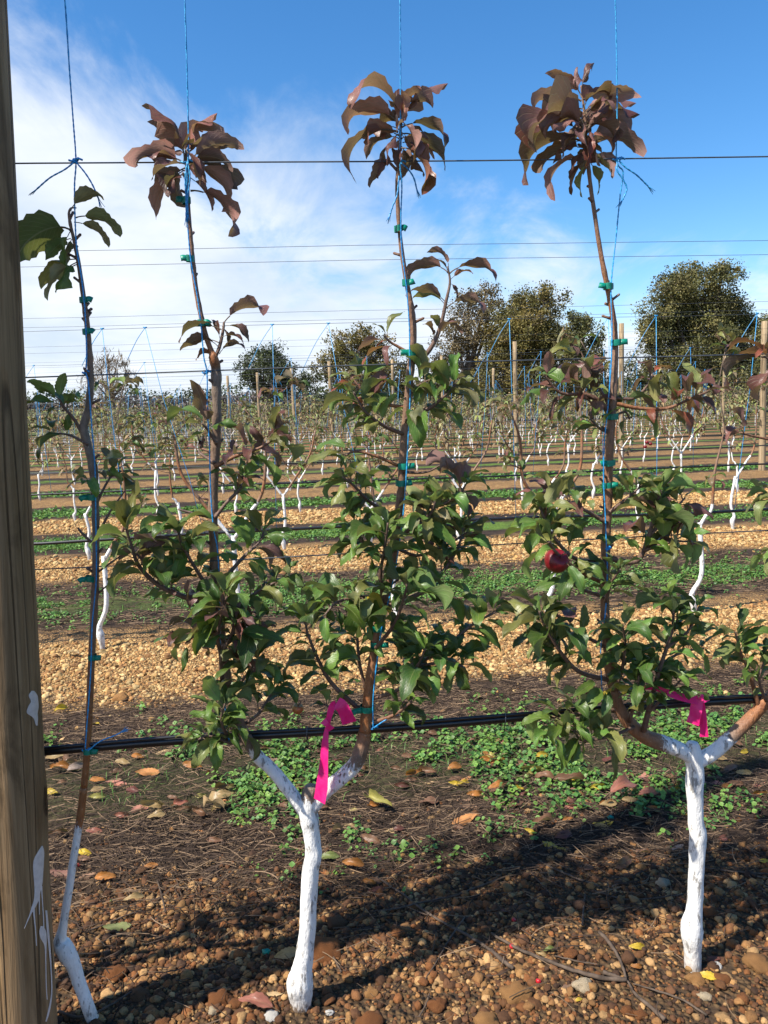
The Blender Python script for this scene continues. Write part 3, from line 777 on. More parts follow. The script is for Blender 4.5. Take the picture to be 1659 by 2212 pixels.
# the big post at the left edge stands just in front of the wires
def near_post():
    t = -0.075
    pb = P(50, 2300, t); sb, _ = st_of(pb)
    base = W(sb, t); base.z = gz(base.x, base.y) - 0.05
    ptop = P(-66, 0, t)
    d = (ptop - pb).normalized()
    base = pb + d * ((base.z - pb.z) / d.z); top = pb + d * ((3.45 - pb.z) / d.z)
    H = (top - base).length
    def facing(px, py):
        """a point of the visible skin: direction angle and height"""
        p = P(px, py, t - 0.05); c = base + d * ((p.z - base.z) / d.z); q = p - c
        return q, (p.z - base.z) / d.z
    kn = []
    r_at = lambda h: 0.0795 + (0.062 - 0.0795) * h / H
    q, h = facing(34, 1120)
    r = r_at(h); x = max(-r * 0.9, min(r * 0.9, q.x)); kn.append((x, -math.sqrt(r * r - x * x), h, 0.020))
    q, h = facing(8, 1760)
    r = r_at(h); x = max(-r * 0.9, min(r * 0.9, q.x)); kn.append((x, -math.sqrt(r * r - x * x), h, 0.030))
    mat = mat_post('treated_pine_post', (0.205, 0.124, 0.058), (0.35, 0.232, 0.122), kn)
    # keep the object's z-rotation near zero so that skin angles are world angles
    o = build_post('trellis_post', base, top, 0.0795, 0.062, mat, 'thick weathered round timber post at the left edge with white paint runs', None, True, kn)
    inv = (Matrix.Translation(base) @ o.rotation_euler.to_matrix().to_4x4()).inverted()
    # dried white paint, lying proud on the skin
    def skin(px, py):
        dd = ray(px, py); best = None
        a, b = inv @ cam_loc, inv @ (cam_loc + dd) ; v = b - a
        r = 0.07
        for _ in range(4):
            A = v.x ** 2 + v.y ** 2; B = 2 * (a.x * v.x + a.y * v.y); Cc = a.x ** 2 + a.y ** 2 - r * r
            D = B * B - 4 * A * Cc
            if D < 0:
                k = -B / (2 * A)
            else: k = (-B - math.sqrt(D)) / (2 * A)
            hit = a + v * k; r = r_at(hit.z) * 1.012
        return hit
    def splash(outline, name='paint_run'):
        """outline: list of (y, xl, xr) in picture units, top to bottom"""
        V, Fc = [], []
        pts = catmull(outline, 4)
        for (y, xl, xr) in pts:
            for k in range(5):
                h = skin(xl + (xr - xl) * k / 4, y); rr = math.hypot(h.x, h.y)
                bulge = 1.0 + (0.010 if 0 < k < 4 else 0.0)
                V.append(Vector((h.x * bulge, h.y * bulge, h.z)))
        n = len(pts)
        for i in range(n - 1):
            for k in range(4): Fc.append((i * 5 + k, i * 5 + 5 + k, i * 5 + 6 + k, i * 5 + 1 + k))
        obj(name, mesh(name, V, Fc, M_PAINT), o)
    S = 350 / 929 / 1.507           # picture units per zoom pixel of the study crop
    c = lambda x: x * S; cy = lambda y: 1659 + y * S
    splash([(cy(672), c(362), c(368)), (cy(720), c(330), c(382)), (cy(800), c(290), c(380)), (cy(900), c(288), c(374)), (cy(1000), c(296), c(366)), (cy(1080), c(298), c(348)), (cy(1150), c(290), c(332)), (cy(1215), c(268), c(300)), (cy(1260), c(256), c(272)), (cy(1340), c(226), c(234)), (cy(1385), c(208), c(214))])
    splash([(cy(1200), c(280), c(300)), (cy(1300), c(292), c(304)), (cy(1400), c(303), c(312)), (cy(1535), c(312), c(320))])
    splash([(cy(1020), c(352), c(366)), (cy(1150), c(362), c(371)), (cy(1300), c(372), c(380)), (cy(1400), c(374), c(384))])
    splash([(cy(1060), c(332), c(346)), (cy(1200), c(336), c(344)), (cy(1265), c(338), c(344))])
    splash([(cy(1366), c(352), c(372)), (cy(1410), c(340), c(398)), (cy(1470), c(350), c(404)), (cy(1540), c(384), c(402)), (cy(1700), c(392), c(400)), (cy(1880), c(396), c(404)), (cy(2000), c(404), c(412))])
    splash([(cy(1230), c(392), c(408)), (cy(1400), c(404), c(424)), (cy(1600), c(424), c(440)), (cy(1800), c(440), c(450)), (cy(1960), c(440), c(452)), (cy(2100), c(414), c(432)), (cy(2190), c(392), c(404))])
    L = lambda x: x * 0.36; Ly = lambda y: 1128 + y * 0.36
    splash([(Ly(1012), L(190), L(205)), (Ly(1040), L(172), L(225)), (Ly(1075), L(185), L(230)), (Ly(1110), L(168), L(232)), (Ly(1145), L(162), L(226)), (Ly(1175), L(200), L(228)), (Ly(1220), L(216), L(226))], 'paint_blotch')
    return o
near_post()
M_POSTS = mat_post('grey_treated_pine', (0.26, 0.185, 0.105), (0.42, 0.32, 0.20), (), 1.0)
def row_point(px, row):
    """where the vertical plane of a row meets the picture column px at the horizon"""
    d = ray(px, 881 - 0.0327 * (px - 829.5)); k = (row * ROW_GAP - (cam_loc - O).dot(ey)) / d.dot(ey)
    return cam_loc + d * k
POSTS = [(1343, 5, 3.3, 'tall round timber post close right of the third leader from left of front row'),
         (1115, 6, 3.2, 'round timber post with cut top below the two olive crowned trees'),
         (1651, 4, 2.95, 'thick round timber post cut by the right edge of the picture'),
         (1563, 9, 3.2, 'thin distant timber post in front of the large spreading tree'),
         (636, 8, 3.0, 'leaning distant timber post right of the small dark round tree'),
         (717, 8, 3.2, 'distant timber post at the left of the low olive tree'),
         (850, 9, 3.4, 'distant timber post just left of the middle leader with red shoot'),
         (957, 9, 3.5, 'slim distant timber post below the brownish thin crowned tree'),
         (1066, 10, 3.1, 'slim distant timber post between brownish tree and olive tree'),
         (560, 10, 3.2, 'slim distant timber post under the small dark round tree'),
         (497, 10, 3.1, 'slim distant timber post just right of the left leader of the pink ribboned tree')]
for px, row, h, lab in POSTS:
    p = row_point(px, row); s, _ = st_of(p); b = W(s, row * ROW_GAP); b.z = gz(b.x, b.y)
    rr = random.Random(px)
    tp = b + Vector((rr.uniform(-0.05, 0.02), rr.uniform(-0.03, 0.03), h))
    build_post('trellis_post', b, tp, 0.068, 0.058, M_POSTS, lab, 'timber posts standing in the rows behind')

# ---------------------------------------------------------------- wires and irrigation line
WIRES = [(1.163, 'lower'), (1.597, 'middle'), (2.045, 'upper'), (2.43, 'second highest'), (2.52, 'highest')]
def wire(row, z, r, name, label, cat, mat, group, t_off=0.0, amp=0.006):
    half = 0.5 * (2 + row * ROW_GAP) + 2.5
    s0, s1 = -half, half + 0.4 * row
    if row == 0: s0 = -2.6
    n = 26 if row == 0 else 10
    pts = []
    for i in range(n + 1):
        s = s0 + (s1 - s0) * i / n
        pts.append(W(s, row * ROW_GAP + t_off, z + amp * math.sin(s * 1.3 + row) + amp * 0.5 * math.sin(s * 3.1 + z * 5)))
    v, f = tube(pts, [r] * len(pts), 6 if row == 0 else 4)
    o = obj(name, mesh(name, v, f, mat)); tag(o, label, cat, group)
    return o
NROWS = 11
for row in range(NROWS):
    nm = ORD[row] + ' row' if row else 'front row'
    for z, w in WIRES:
        if row == 0 and z > 2.5: continue
        wire(row, z, 0.0016 if row == 0 else (0.0017 if row == 1 else 0.0021), 'trellis_wire', '%s trellis wire of the %s of trees%s' % (w, nm, '' if row == 0 else ' behind' if row == 1 else ' back'), 'wire', M_WIRE, 'trellis wires', amp=0.004)
def drip(row):
    if row == 0:
        root = empty('drip_line', W(0, 0, 0.725))
        s0 = -2.6; s1 = 2.4
        pts = []; pts2 = []
        for i in range(61):
            s = s0 + (s1 - s0) * i / 60
            z = 0.727 + 0.004 * math.sin(s * 2.1) - 0.004 * math.sin(s * 5 + 1)
            pts.append(W(s, 0.012, z - 0.006)); pts2.append(W(s, -0.002, z + 0.0085 + 0.0012 * math.sin(s * 9)))
        v, f = tube(pts, [0.0105] * 61, 14); o = obj('tube', mesh('drip_tube', v, f, M_DRIP)); child_world(o, root)
        v, f = tube(pts2, [0.0042] * 61, 8); o = obj('support_wire', mesh('support_wire', v, f, M_DRIP)); child_world(o, root)
        for px in (664, 1090):
            c = P(px, 1582 - (px - 664) * 0.068, 0.0)
            ring = [c + Vector((0, -0.004, 0)) + Vector((0.001 * math.sin(a), 0.013 * math.cos(a), 0.016 * math.sin(a))) for a in [i * 0.5 for i in range(12)]] + [c + Vector((0.001, 0.004, -0.034))]
            v, f = tube(ring, [0.0011] * len(ring), 5); o = obj('hook', mesh('hook', v, f, M_WIRE)); child_world(o, root)
        tag(root, 'thick black drip irrigation line with support wire in the front row', 'irrigation line', 'drip irrigation lines')
    else:
        wire(row, 0.725, 0.0125, 'drip_line', 'black drip irrigation line of the %s row back' % ORD[row], 'irrigation line', M_DRIP, 'drip irrigation lines', amp=0.012)
for row in range(NROWS): drip(row)

# ================================================================== THE FRONT ROW: three apple trees
ZI = Vector((0, 0, 1))
TO_CAM = -ey
def stem_part(root, name, pts, paint=None, warm=0.0, sides=14, per=5, mat=None, jitter=0.10, knots=True, seed=0, parent=None, t0=0.0):
    """pts: (px, py, radius_px[, t[, paint[, warm]]]) in picture units"""
    full = []
    for p in pts:
        t = p[3] if len(p) > 3 else t0; pa = p[4] if len(p) > 4 else (paint or 0.0); wa = p[5] if len(p) > 5 else warm
        k_ = 1.0
        if name == 'leader':
            k_ = 0.9 if p[1] > 780 else 0.82
            if p[1] < 780: wa = max(wa, 0.4)
        w = P(p[0], p[1], t); full.append((w.x, w.y, w.z, p[2] * PXM * k_, pa, wa))
    fl = catmull(full, per)
    rnd = random.Random(seed * 7 + 3)
    radii = [max(0.0009, q[3]) for q in fl]
    if knots and name == 'leader':
        acc = 0
        for i in range(2, len(fl) - 2):
            if rnd.random() < 0.16:
                radii[i] *= rnd.uniform(1.08, 1.2)
    v, f = tube([q[:3] for q in fl], radii, sides, True, jitter, seed)
    cols = []
    for q in fl: cols += [(min(1, max(0, q[4])), min(1, max(0, q[5])), 0, 1)] * sides
    o = obj(name, mesh(name, v, f, mat or M_STEM, True, cols))
    child_world(o, root)
    if parent is not None:
        o.parent = parent; o.matrix_parent_inverse = Matrix.Identity(4)
    return o, fl
def tie(px, py, parent, w=20, h=13, side=1, seed=0, t=-0.004):
    """a band of green tape round stem and string, with its cut end sticking out"""
    rnd = random.Random(seed + px)
    c = P(px, py, t); r = w * 0.5 * PXM
    ring = []
    sides = 16
    V, Fc = [], []
    tilt = rnd.uniform(-0.12, 0.12)
    for i in range(3):
        for k in range(sides):
            a = 2 * math.pi * k / sides
            zz = (i - 1) * h * 0.5 * PXM + tilt * r * math.cos(a) + 0.0006 * math.sin(a * 3 + px)
            rr = r * (1.0 + 0.06 * math.sin(3 * a + px) + (0.03 if i == 1 else 0))
            V.append(c + ex * (rr * math.cos(a)) + ey * (rr * math.sin(a)) + ZI * zz)
    for i in range(2):
        for k in range(sides): Fc.append((i * sides + k, i * sides + (k + 1) % sides, (i + 1) * sides + (k + 1) % sides, (i + 1) * sides + k))
    # tail
    line = [c + ex * (side * r * 0.7) + TO_CAM * r * 0.7, c + ex * (side * r * 1.5) + TO_CAM * r * 0.9 + ZI * 0.001, c + ex * (side * r * 2.1) + TO_CAM * r * (0.9 + rnd.uniform(-0.4, 0.4)) + ZI * rnd.uniform(-0.004, 0.003)]
    v, f = box_sweep(catmull([tuple(p) for p in line], 3), [h * PXM * 0.95] * 7, 0.0004, [TO_CAM + ZI * 0.2] * 7)
    V, Fc = join([(V, Fc), (v, f)])
    o = obj('tie', mesh('tie', V, Fc, M_TAPE), None); o.parent = parent
    return o
def manual_leaves(parent, rows, seed, wm=1.0):
    """rows: (base x, base y, tip x, tip y, class, colour[, roll degrees[, t_base, t_tip]]); roll > 0 turns the upper side to the camera"""
    rnd = random.Random(seed)
    for r in rows:
        bx, by, tx, ty, cls, colk = r[:6]
        if colk in 'BPMK' and cls in ('mid', 'arch', 'flat') and by < 420: cls = rnd.choice(('crisp', 'curl', 'hook', 'crisp'))
        roll = r[6] if len(r) > 6 else rnd.uniform(-40, 30)
        tb, tt = (r[7], r[8]) if len(r) > 8 else (rnd.uniform(-0.015, 0.015), rnd.uniform(-0.05, 0.035))
        b = P(bx, by, tb); t = P(tx, ty, tt)
        ch = (t - b).normalized()
        n = ZI - ch * ch.z
        if n.length < 0.45:                       # hanging leaf: bulge outwards along the row
            n = n + ex * (1 if tx > bx else -1) * 0.6
        n = n - ch * n.dot(ch); n.normalize()
        side = ch.cross(n)
        # rotate n about the chord; positive roll tips the upper face to the camera
        sgn = 1 if side.dot(TO_CAM) > 0 else -1
        a = R(roll); n = n * math.cos(a) + side * (math.sin(a) * sgn)
        add_leaf(b, t, n, cls, leafcol(colk, rnd), parent, rnd, wscale=rnd.uniform(0.75, 1.05) * wm)
def tuft(parent, x, y0, y1, n, cols, seed, lmin=70, lmax=110):
    """crisp curled leaves crowding the top of a leader"""
    rnd = random.Random(seed)
    for i in range(n):
        y = y0 + (y1 - y0) * (i + .5) / n; a = i * 2.4 + rnd.uniform(-.3, .3); u = i / n
        b = P(x + rnd.uniform(-4, 4), y, rnd.uniform(-.01, .01)); up = .2 - 1.5 * u + rnd.uniform(-.3, .3)
        d = (ex * math.cos(a) + ey * (math.sin(a) * .85) + ZI * up).normalized()
        n_ = ZI + Vector((rnd.uniform(-.7, .7), rnd.uniform(-.7, .7), 0)) + d * .2
        add_leaf(b, b + d * rnd.uniform(lmin, lmax) * PXM, n_, rnd.choice(('crisp', 'curl', 'crisp', 'hook', 'fold')), leafcol(rnd.choice(cols), rnd), parent, rnd, wscale=rnd.uniform(.8, 1.1))
def shoot(root, pts, n, cols, seed, r0=4.5, r1=1.6, lmin=62, lmax=100, t_from=0.0, t_to=0.0, start=0.25, classes=('arch', 'hook', 'mid', 'hook', 'fold', 'arch', 'curl', 'crisp'), warm=0.2, bare=False):
    """a side shoot with leaves; pts in picture units, leaf lengths too"""
    rnd = random.Random(seed)
    m_ = len(pts)
    full = [(p[0], p[1], r0 + (r1 - r0) * i / (m_ - 1), t_from + (t_to - t_from) * i / (m_ - 1), 0.0, warm * (1 - i / m_)) for i, p in enumerate(pts)]
    o, fl = stem_part(root, 'side_shoot', full, sides=7, per=6, mat=M_TWIG, jitter=0.12, seed=seed, knots=False)
    if n == 0: return o
    phi = rnd.uniform(0, 6.28)
    up = sum(p[1] for p in pts) / m_ < 1010
    n = int(n * (1.15 if up else 1.5) + 0.5); kl = 0.92 if up else 0.94
    L = len(fl)
    for i in range(n):
        u = start + (1 - start) * (i + 0.5) / n + rnd.uniform(-0.02, 0.02)
        if i >= n - 3: u = 1.0 - 0.02 * (n - 1 - i)
        k = min(L - 2, max(0, int(u * (L - 1))))
        p = Vector(fl[k][:3]); ax = (Vector(fl[k + 1][:3]) - p).normalized()
        phi += 2.4 + rnd.uniform(-0.3, 0.3)
        a = ax.orthogonal().normalized(); b = ax.cross(a)
        rad = a * math.cos(phi) + b * math.sin(phi)
        rad = rad + ex * (0.30 * (1 if rad.dot(ex) > 0 else -1))      # the canopy is flattened along the row
        rad.y *= 0.85
        tipness = smooth(0.8, 1.0, u)
        d = rad.normalized() * (1.0 - 0.45 * tipness) + ax * (0.30 + 0.5 * tipness) + ZI * rnd.uniform(-0.35, 0.12)
        d.normalize()
        ln = rnd.uniform(lmin, lmax) * kl * PXM * (1 - 0.25 * tipness * (i >= n - 2)) * rnd.choice((0.6, 0.8, 0.95, 1.05, 1.12))
        nrm = ZI + rad * 0.25 + Vector((rnd.uniform(-.45, .45), rnd.uniform(-.45, .45), 0))
        add_leaf(p, p + d * ln, nrm, rnd.choice(classes), leafcol('L' if rnd.random() < .006 and not up and pts[0][1] > 1300 else rnd.choice(cols), rnd), o, rnd, wscale=rnd.uniform(0.85, 1.15))
    return o

def stubs(leader, fl, seed, every=7):
    """buds and pruning stubs along a leader"""
    rnd = random.Random(seed)
    for i in range(6, len(fl) - 6):
        if rnd.random() > 1.0 / every: continue
        p = Vector(fl[i][:3]); r = fl[i][3]
        a = rnd.uniform(0, 6.28); d = (ex * math.cos(a) + ey * (math.sin(a) * 0.7) + ZI * rnd.uniform(0.3, 1.0)).normalized()
        ln = rnd.uniform(0.008, 0.022)
        v, f = tube([p + d * r * 0.5, p + d * (r + ln * 0.5), p + d * (r + ln), p + d * (r + ln * 1.15)], [0.0036, 0.003, 0.0032, 0.001], 6)
        o = obj('bud', mesh('bud', v, f, M_TWIG, True, [(0, rnd.uniform(0, .4), 0, 1)] * len(v))); o.parent = leader

# ---- tree at the left, beside the post
def tree_left():
    root = empty('apple_tree', G(215, 2225))
    tag(root, 'slender single leader apple tree beside the thick post, lower stem limewashed', 'tree', 'apple trees of the front row')
    trunk, _ = stem_part(root, 'trunk', [(240, 2300, 15, .02, 1), (215, 2235, 14, .01, 1), (192, 2180, 14, 0, .95), (172, 2125, 14, 0, .95), (158, 2085, 16, 0, 1), (146, 2062, 20, 0, 1), (134, 2040, 19, 0, .9), (131, 2026, 13, 0, 1),
                                            (136, 2000, 9, 0, 1), (148, 1930, 8.5, 0, 1), (158, 1860, 8, 0, 1), (168, 1800, 8, 0, .62), (175, 1755, 8, 0, 0.2, 1), (181, 1700, 8, 0, 0, 1)], warm=0.9, seed=1)
    lead, fl = stem_part(root, 'leader', [(181, 1702, 8, 0, 0, 1), (187, 1640, 8, 0, 0, 1), (193, 1540, 8, 0, 0, .9), (198, 1420, 8, 0, 0, .6), (204, 1300, 8, 0, 0, .3), (207, 1200, 8, 0, 0, .1), (206, 1100, 8), (202, 1020, 9), (190, 965, 9.5), (181, 925, 10),
                                           (190, 885, 8), (196, 830, 7.5), (194, 770, 7), (188, 700, 6.5), (180, 640, 6), (170, 570, 5), (160, 520, 4), (152, 485, 3.5), (149, 462, 3), (153, 450, 2.2), (165, 449, 1.6)], seed=2)
    stubs(lead, fl, 4)
    manual_leaves(lead, [(152, 456, 226, 432, 'hook', 'Y', -15), (160, 480, 236, 535, 'arch', 'Y', -20), (164, 470, 261, 513, 'arch', 'O', -30, 0.03, 0.05), (152, 498, 36, 570, 'hook', 'D', -35),
                         (152, 500, 148, 580, 'fold', 'G', 40), (160, 510, 143, 580, 'curl', 'Y', -30), (152, 515, 98, 562, 'mid', 'D', -30), (170, 565, 103, 650, 'fold', 'Y', -25), (170, 570, 120, 634, 'curl', 'G', 45),
                         (166, 560, 88, 625, 'curl', 'O', -10, .03, .04)], 31, 1.35)
    shoot(root, [(178, 938), (160, 905), (138, 880), (128, 862)], 9, 'GGOO', 41, 4, 2.2, 62, 92, 0, -0.03, 0.55, ('mid', 'flat', 'arch'))
    shoot(root, [(190, 960), (150, 940), (110, 935)], 4, 'DGO', 42, 3.5, 1.5, 60, 80, -.01, .02, 0.5)
    shoot(root, [(204, 1100), (222, 1060), (240, 1030), (262, 1018)], 7, 'OGY', 43, 3.5, 1.6, 50, 76, 0, 0.03, 0.5)
    shoot(root, [(204, 1060), (190, 1040), (178, 1040)], 3, 'GGO', 44, 2.6, 1.4, 46, 64, 0, -.03, 0.4)
    shoot(root, [(206, 1180), (176, 1150), (168, 1140)], 0, 'G', 45, 3, 2)
    shoot(root, [(206, 1170), (235, 1110), (270, 1060)], 0, 'G', 46, 3.4, 1.4)
    shoot(root, [(206, 1240), (240, 1215), (290, 1180)], 2, 'GO', 47, 2.6, 1.2, 50, 70, 0, 0, 0.8)
    shoot(root, [(204, 1290), (225, 1270), (238, 1262)], 1, 'O', 48, 2.4, 1.4)
    for i, (x, y, w, sd) in enumerate(((181, 648, 17, 1), (187, 716, 16, 1), (199, 1074, 22, -1), (195, 1250, 20, -1), (200, 1420, 18, 1), (190, 1622, 20, 1))): tie(x, y, lead, w, 12, sd, i)
tree_left()

# ---- the next tree of the row, just outside the picture beyond the post; its shade falls on the post and the ground
def tree_outside():
    root = empty('apple_tree', G(-260, 2235))
    tag(root, 'apple tree of the front row just past the left edge, hidden beyond the thick post', 'tree', 'apple trees of the front row')
    stem_part(root, 'trunk', [(-260, 2320, 22, 0, .9), (-262, 2240, 22, 0, .9), (-266, 2180, 28, 0, 1), (-262, 2120, 19, 0, 1), (-258, 2000, 18, 0, 1), (-250, 1880, 18, 0, 1), (-250, 1800, 17, 0, .9)], sides=14, seed=201)
    for k, (x0, x1) in enumerate(((-250, -390), (-250, -165))):
        lead, fl = stem_part(root, 'leader', [(x0, 1810, 14, 0, .8), ((x0 + x1) / 2, 1720, 13, 0, .4), (x1, 1620, 12, 0, 0, .5), (x1 - 4, 1400, 11, 0), (x1 + 4, 1150, 10, 0), (x1 - 3, 900, 8, 0), (x1, 650, 6, 0), (x1 + 4, 380, 4, 0)], sides=10, seed=202 + k)
        for j, y in enumerate((1560, 1470, 1390, 1300, 1210, 1120, 1030, 900, 760)):
            sg = 1 if j % 2 else -1
            w = 70 if (k == 1 and sg > 0) else 120
            shoot(root, [(x1, y), (x1 + sg * w * .5, y - 40), (x1 + sg * w * .8, y - 100)], 6 if y > 1000 else 4, 'GGDO', 210 + 10 * k + j, 5, 2, 62, 96, 0, .03 * (-1) ** j, .3)
        tuft(lead, x1 + 4, 385, 460, 10, 'PBM', 240 + k, 60, 90)
tree_outside()

# ---- the tree with the pink ribbon, two leaders
def tree_middle():
    root = empty('apple_tree', G(655, 2165))
    tag(root, 'two leader apple tree with limewashed knobbly trunk and pink ribbon, in the middle', 'tree', 'apple trees of the front row')
    stem_part(root, 'trunk', [(655, 2230, 24, 0, .8), (652, 2180, 24, 0, .45), (650, 2155, 26, 0, .6), (648, 2125, 31, 0, 1), (652, 2100, 25, 0, 1), (658, 2060, 20, 0, 1), (664, 2000, 19, 0, 1), (667, 1940, 19, 0, 1), (671, 1880, 19, 0, 1), (677, 1850, 20, 0, 1), (676, 1825, 18.5, 0, 1), (672, 1795, 19, 0, 1), (669, 1775, 21, 0, 1), (664, 1752, 21, 0, .8), (667, 1730, 20, 0, .55), (672, 1708, 17, 0, .3), (673, 1698, 14, 0, .2)], paint=1, sides=22, per=6, jitter=0.11, seed=11)
    limb_l, _ = stem_part(root, 'limb', [(664, 1765, 13, 0, .9), (645, 1735, 15, 0, .85), (612, 1692, 14, 0, .72), (580, 1655, 14, .0, .72), (555, 1632, 14, .0, .6), (530, 1590, 13, .0, .2), (508, 1540, 12.5, .0, 0, .3)], sides=16, jitter=0.1, seed=12)
    lead_l, fl = stem_part(root, 'leader', [(510, 1545, 12.5, 0, 0, .3), (497, 1500, 12, .01, 0, .3), (486, 1440, 12, .01, 0, .3), (476, 1360, 12, .02, 0, .3), (468, 1280, 11.5, .02, 0, .3), (462, 1180, 11, .02, 0, .3), (460, 1100, 11, .02, 0, .2), (463, 1010, 11, .015, 0, .15), (468, 940, 10, .01, 0, .15), (468, 860, 10.5, .01), (467, 800, 11, .01), (463, 778, 12, .0, 0, .9),
                                             (456, 757, 7, .0, 0, .9), (446, 730, 6.5, .0, 0, .8), (436, 690, 6.2, 0, 0, .6), (426, 640, 6, 0, 0, .6), (419, 590, 6, 0, 0, .5), (413, 530, 5.5, 0, 0, .2), (409, 480, 5, 0), (406, 430, 4.8, 0), (404, 370, 4.4), (402, 325, 3)], seed=13)
    stubs(lead_l, fl, 14, 5)
    limb_r, _ = stem_part(root, 'limb', [(672, 1755, 13, 0, .7), (692, 1722, 16, 0, .6), (722, 1692, 17, 0, .62), (752, 1668, 17, 0, .58), (772, 1643, 17, 0, .42), (782, 1612, 16, 0, .15, .3), (788, 1580, 15, 0, 0, .9)], sides=18, jitter=0.1, seed=15)
    lead_r, fr = stem_part(root, 'leader', [(788, 1582, 15, 0, 0, .9), (792, 1540, 14, 0, 0, 1), (797, 1490, 13, 0, 0, .9), (806, 1430, 12, 0, 0, .8), (814, 1370, 11.5, .005, 0, .7), (826, 1310, 11, .01, 0, .6), (842, 1240, 10.5, .015, 0, .5), (853, 1170, 10, .015, 0, .5), (862, 1100, 10, .01, 0, .4), (868, 1030, 9.5, .01, 0, .35), (873, 950, 9.5, .005, 0, .3), (880, 870, 9, 0, 0, .3), (887, 800, 9, 0, 0, .2), (893, 730, 8.5), (891, 690, 8.5), (884, 640, 7, 0, 0, .3),
                                             (874, 585, 6, 0, 0, .4), (866, 530, 5.6, 0, 0, .3), (861, 470, 5.2), (858, 410, 5), (860, 360, 4.6), (864, 310, 4), (866, 250, 3)], seed=16)
    stubs(lead_r, fr, 17, 5)
    # brown topmost leaves of the left leader
    manual_leaves(lead_l, [(398, 350, 306, 227, 'curl', 'B', 15), (398, 345, 318, 262, 'curl', 'P', -20, .03, .04), (400, 352, 305, 336, 'curl', 'P', -30), (402, 356, 290, 362, 'mid', 'P', -30), (402, 362, 337, 476, 'hook', 'B', -30),
                           (404, 380, 363, 427, 'mid', 'M', -25), (405, 345, 469, 243, 'flat', 'B', -35), (406, 348, 488, 287, 'mid', 'B', -35), (408, 352, 529, 322, 'hook', 'B', -30), (398, 320, 432, 403, 'fold', 'M', 40, -.03, -.05),
                           (408, 352, 504, 372, 'mid', 'M', -20), (410, 358, 479, 460, 'hook', 'B', -30), (412, 362, 503, 409, 'arch', 'M', -25, .03, .05), (412, 412, 494, 512, 'arch', 'P', -35), (404, 340, 440, 280, 'curl', 'B', -20, .03, .06),
                           (402, 370, 330, 410, 'hook', 'P', -30, .03, .05)], 51)
    tuft(lead_l, 404, 325, 385, 9, 'PBMP', 151, 52, 84)
    tuft(lead_r, 866, 262, 345, 10, 'PPBMP', 152, 52, 84)
    sh = shoot(root, [(462, 778), (474, 750), (482, 715), (484, 695)], 0, 'P', 61, 4.5, 2.2)
    manual_leaves(sh, [(482, 700, 570, 682, 'hook', 'P', -35), (478, 712, 386, 742, 'hook', 'M', -30), (472, 740, 388, 758, 'arch', 'P', -30), (470, 748, 404, 749, 'arch', 'R', -30), (466, 770, 424, 779, 'arch', 'R', -25), (480, 705, 492, 748, 'fold', 'M', 30),
                       (484, 705, 537, 740, 'arch', 'P', 20), (474, 765, 531, 756, 'hook', 'P', -25), (480, 728, 526, 745, 'arch', 'M', -20), (476, 735, 460, 690, 'fold', 'P', 20)], 62)
    # topmost leaves of the right leader
    manual_leaves(lead_r, [(862, 255, 756, 237, 'hook', 'B', 10), (862, 270, 750, 292, 'hook', 'B', -10), (860, 285, 769, 398, 'hook', 'P', -20), (860, 290, 816, 387, 'arch', 'P', -25), (866, 275, 868, 192, 'fold', 'B', -30, -.02, -.04),
                           (868, 262, 968, 179, 'curl', 'B', -30), (868, 268, 912, 192, 'mid', 'B', -30), (868, 275, 961, 322, 'hook', 'M', -25), (866, 290, 963, 371, 'hook', 'M', -30, .02, .04), (866, 262, 893, 352, 'fold', 'B', 20, -.03, -.06),
                           (868, 320, 912, 422, 'crisp', 'R', 30, -.03, -.06), (868, 270, 928, 302, 'arch', 'B', -15), (862, 280, 782, 300, 'arch', 'P', -10, .02, .04), (862, 268, 800, 222, 'mid', 'B', -25, .03, .05), (862, 300, 790, 345, 'arch', 'P', -20, .02, .05),
                           (867, 285, 885, 340, 'curl', 'P', 10, -.02, -.03), (864, 262, 838, 215, 'curl', 'B', -15, .02, .02), (868, 300, 940, 345, 'hook', 'P', -30, .03, .07), (862, 290, 835, 360, 'curl', 'P', 10, -.02, -.05)], 52)
    sh = shoot(root, [(892, 782), (918, 768), (940, 735), (954, 695), (964, 650), (972, 610), (967, 575)], 0, 'P', 63, 6, 2, t_to=-0.02)
    manual_leaves(sh, [(968, 590, 881, 613, 'hook', 'P', -25), (968, 580, 921, 545, 'hook', 'P', -25), (968, 590, 930, 560, 'arch', 'M', 10), (972, 605, 1022, 592, 'arch', 'B', -25), (972, 590, 1073, 611, 'hook', 'P', -30), (970, 610, 988, 646, 'mid', 'M', -10),
                       (964, 655, 886, 630, 'arch', 'P', -25), (962, 660, 890, 645, 'arch', 'O', -20, .02, .03), (964, 665, 1045, 679, 'hook', 'B', -30), (952, 705, 999, 722, 'arch', 'P', -20), (948, 715, 930, 680, 'mid', 'O', 10), (944, 728, 996, 700, 'arch', 'B', -20), (938, 735, 912, 700, 'fold', 'P', 20)], 64)
    sh = shoot(root, [(886, 764), (862, 750), (842, 738), (830, 725)], 0, 'P', 65, 3.6, 2, warm=1.0)
    manual_leaves(sh, [(835, 730, 803, 700, 'arch', 'O', -10), (838, 735, 813, 762, 'arch', 'R', 10), (845, 748, 783, 792, 'arch', 'R', -10), (835, 738, 772, 762, 'arch', 'P', -20), (835, 732, 876, 672, 'mid', 'O', -20), (850, 745, 838, 790, 'arch', 'P', -10)], 66)
    GO = 'GGGGDDOO'
    # left leader: shoots and leaves
    shoot(root, [(464, 1008), (510, 985), (560, 968), (598, 945)], 13, 'OOPPGM', 71, 5, 2, 66, 100, 0, -.03, 0.3, warm=0.8)
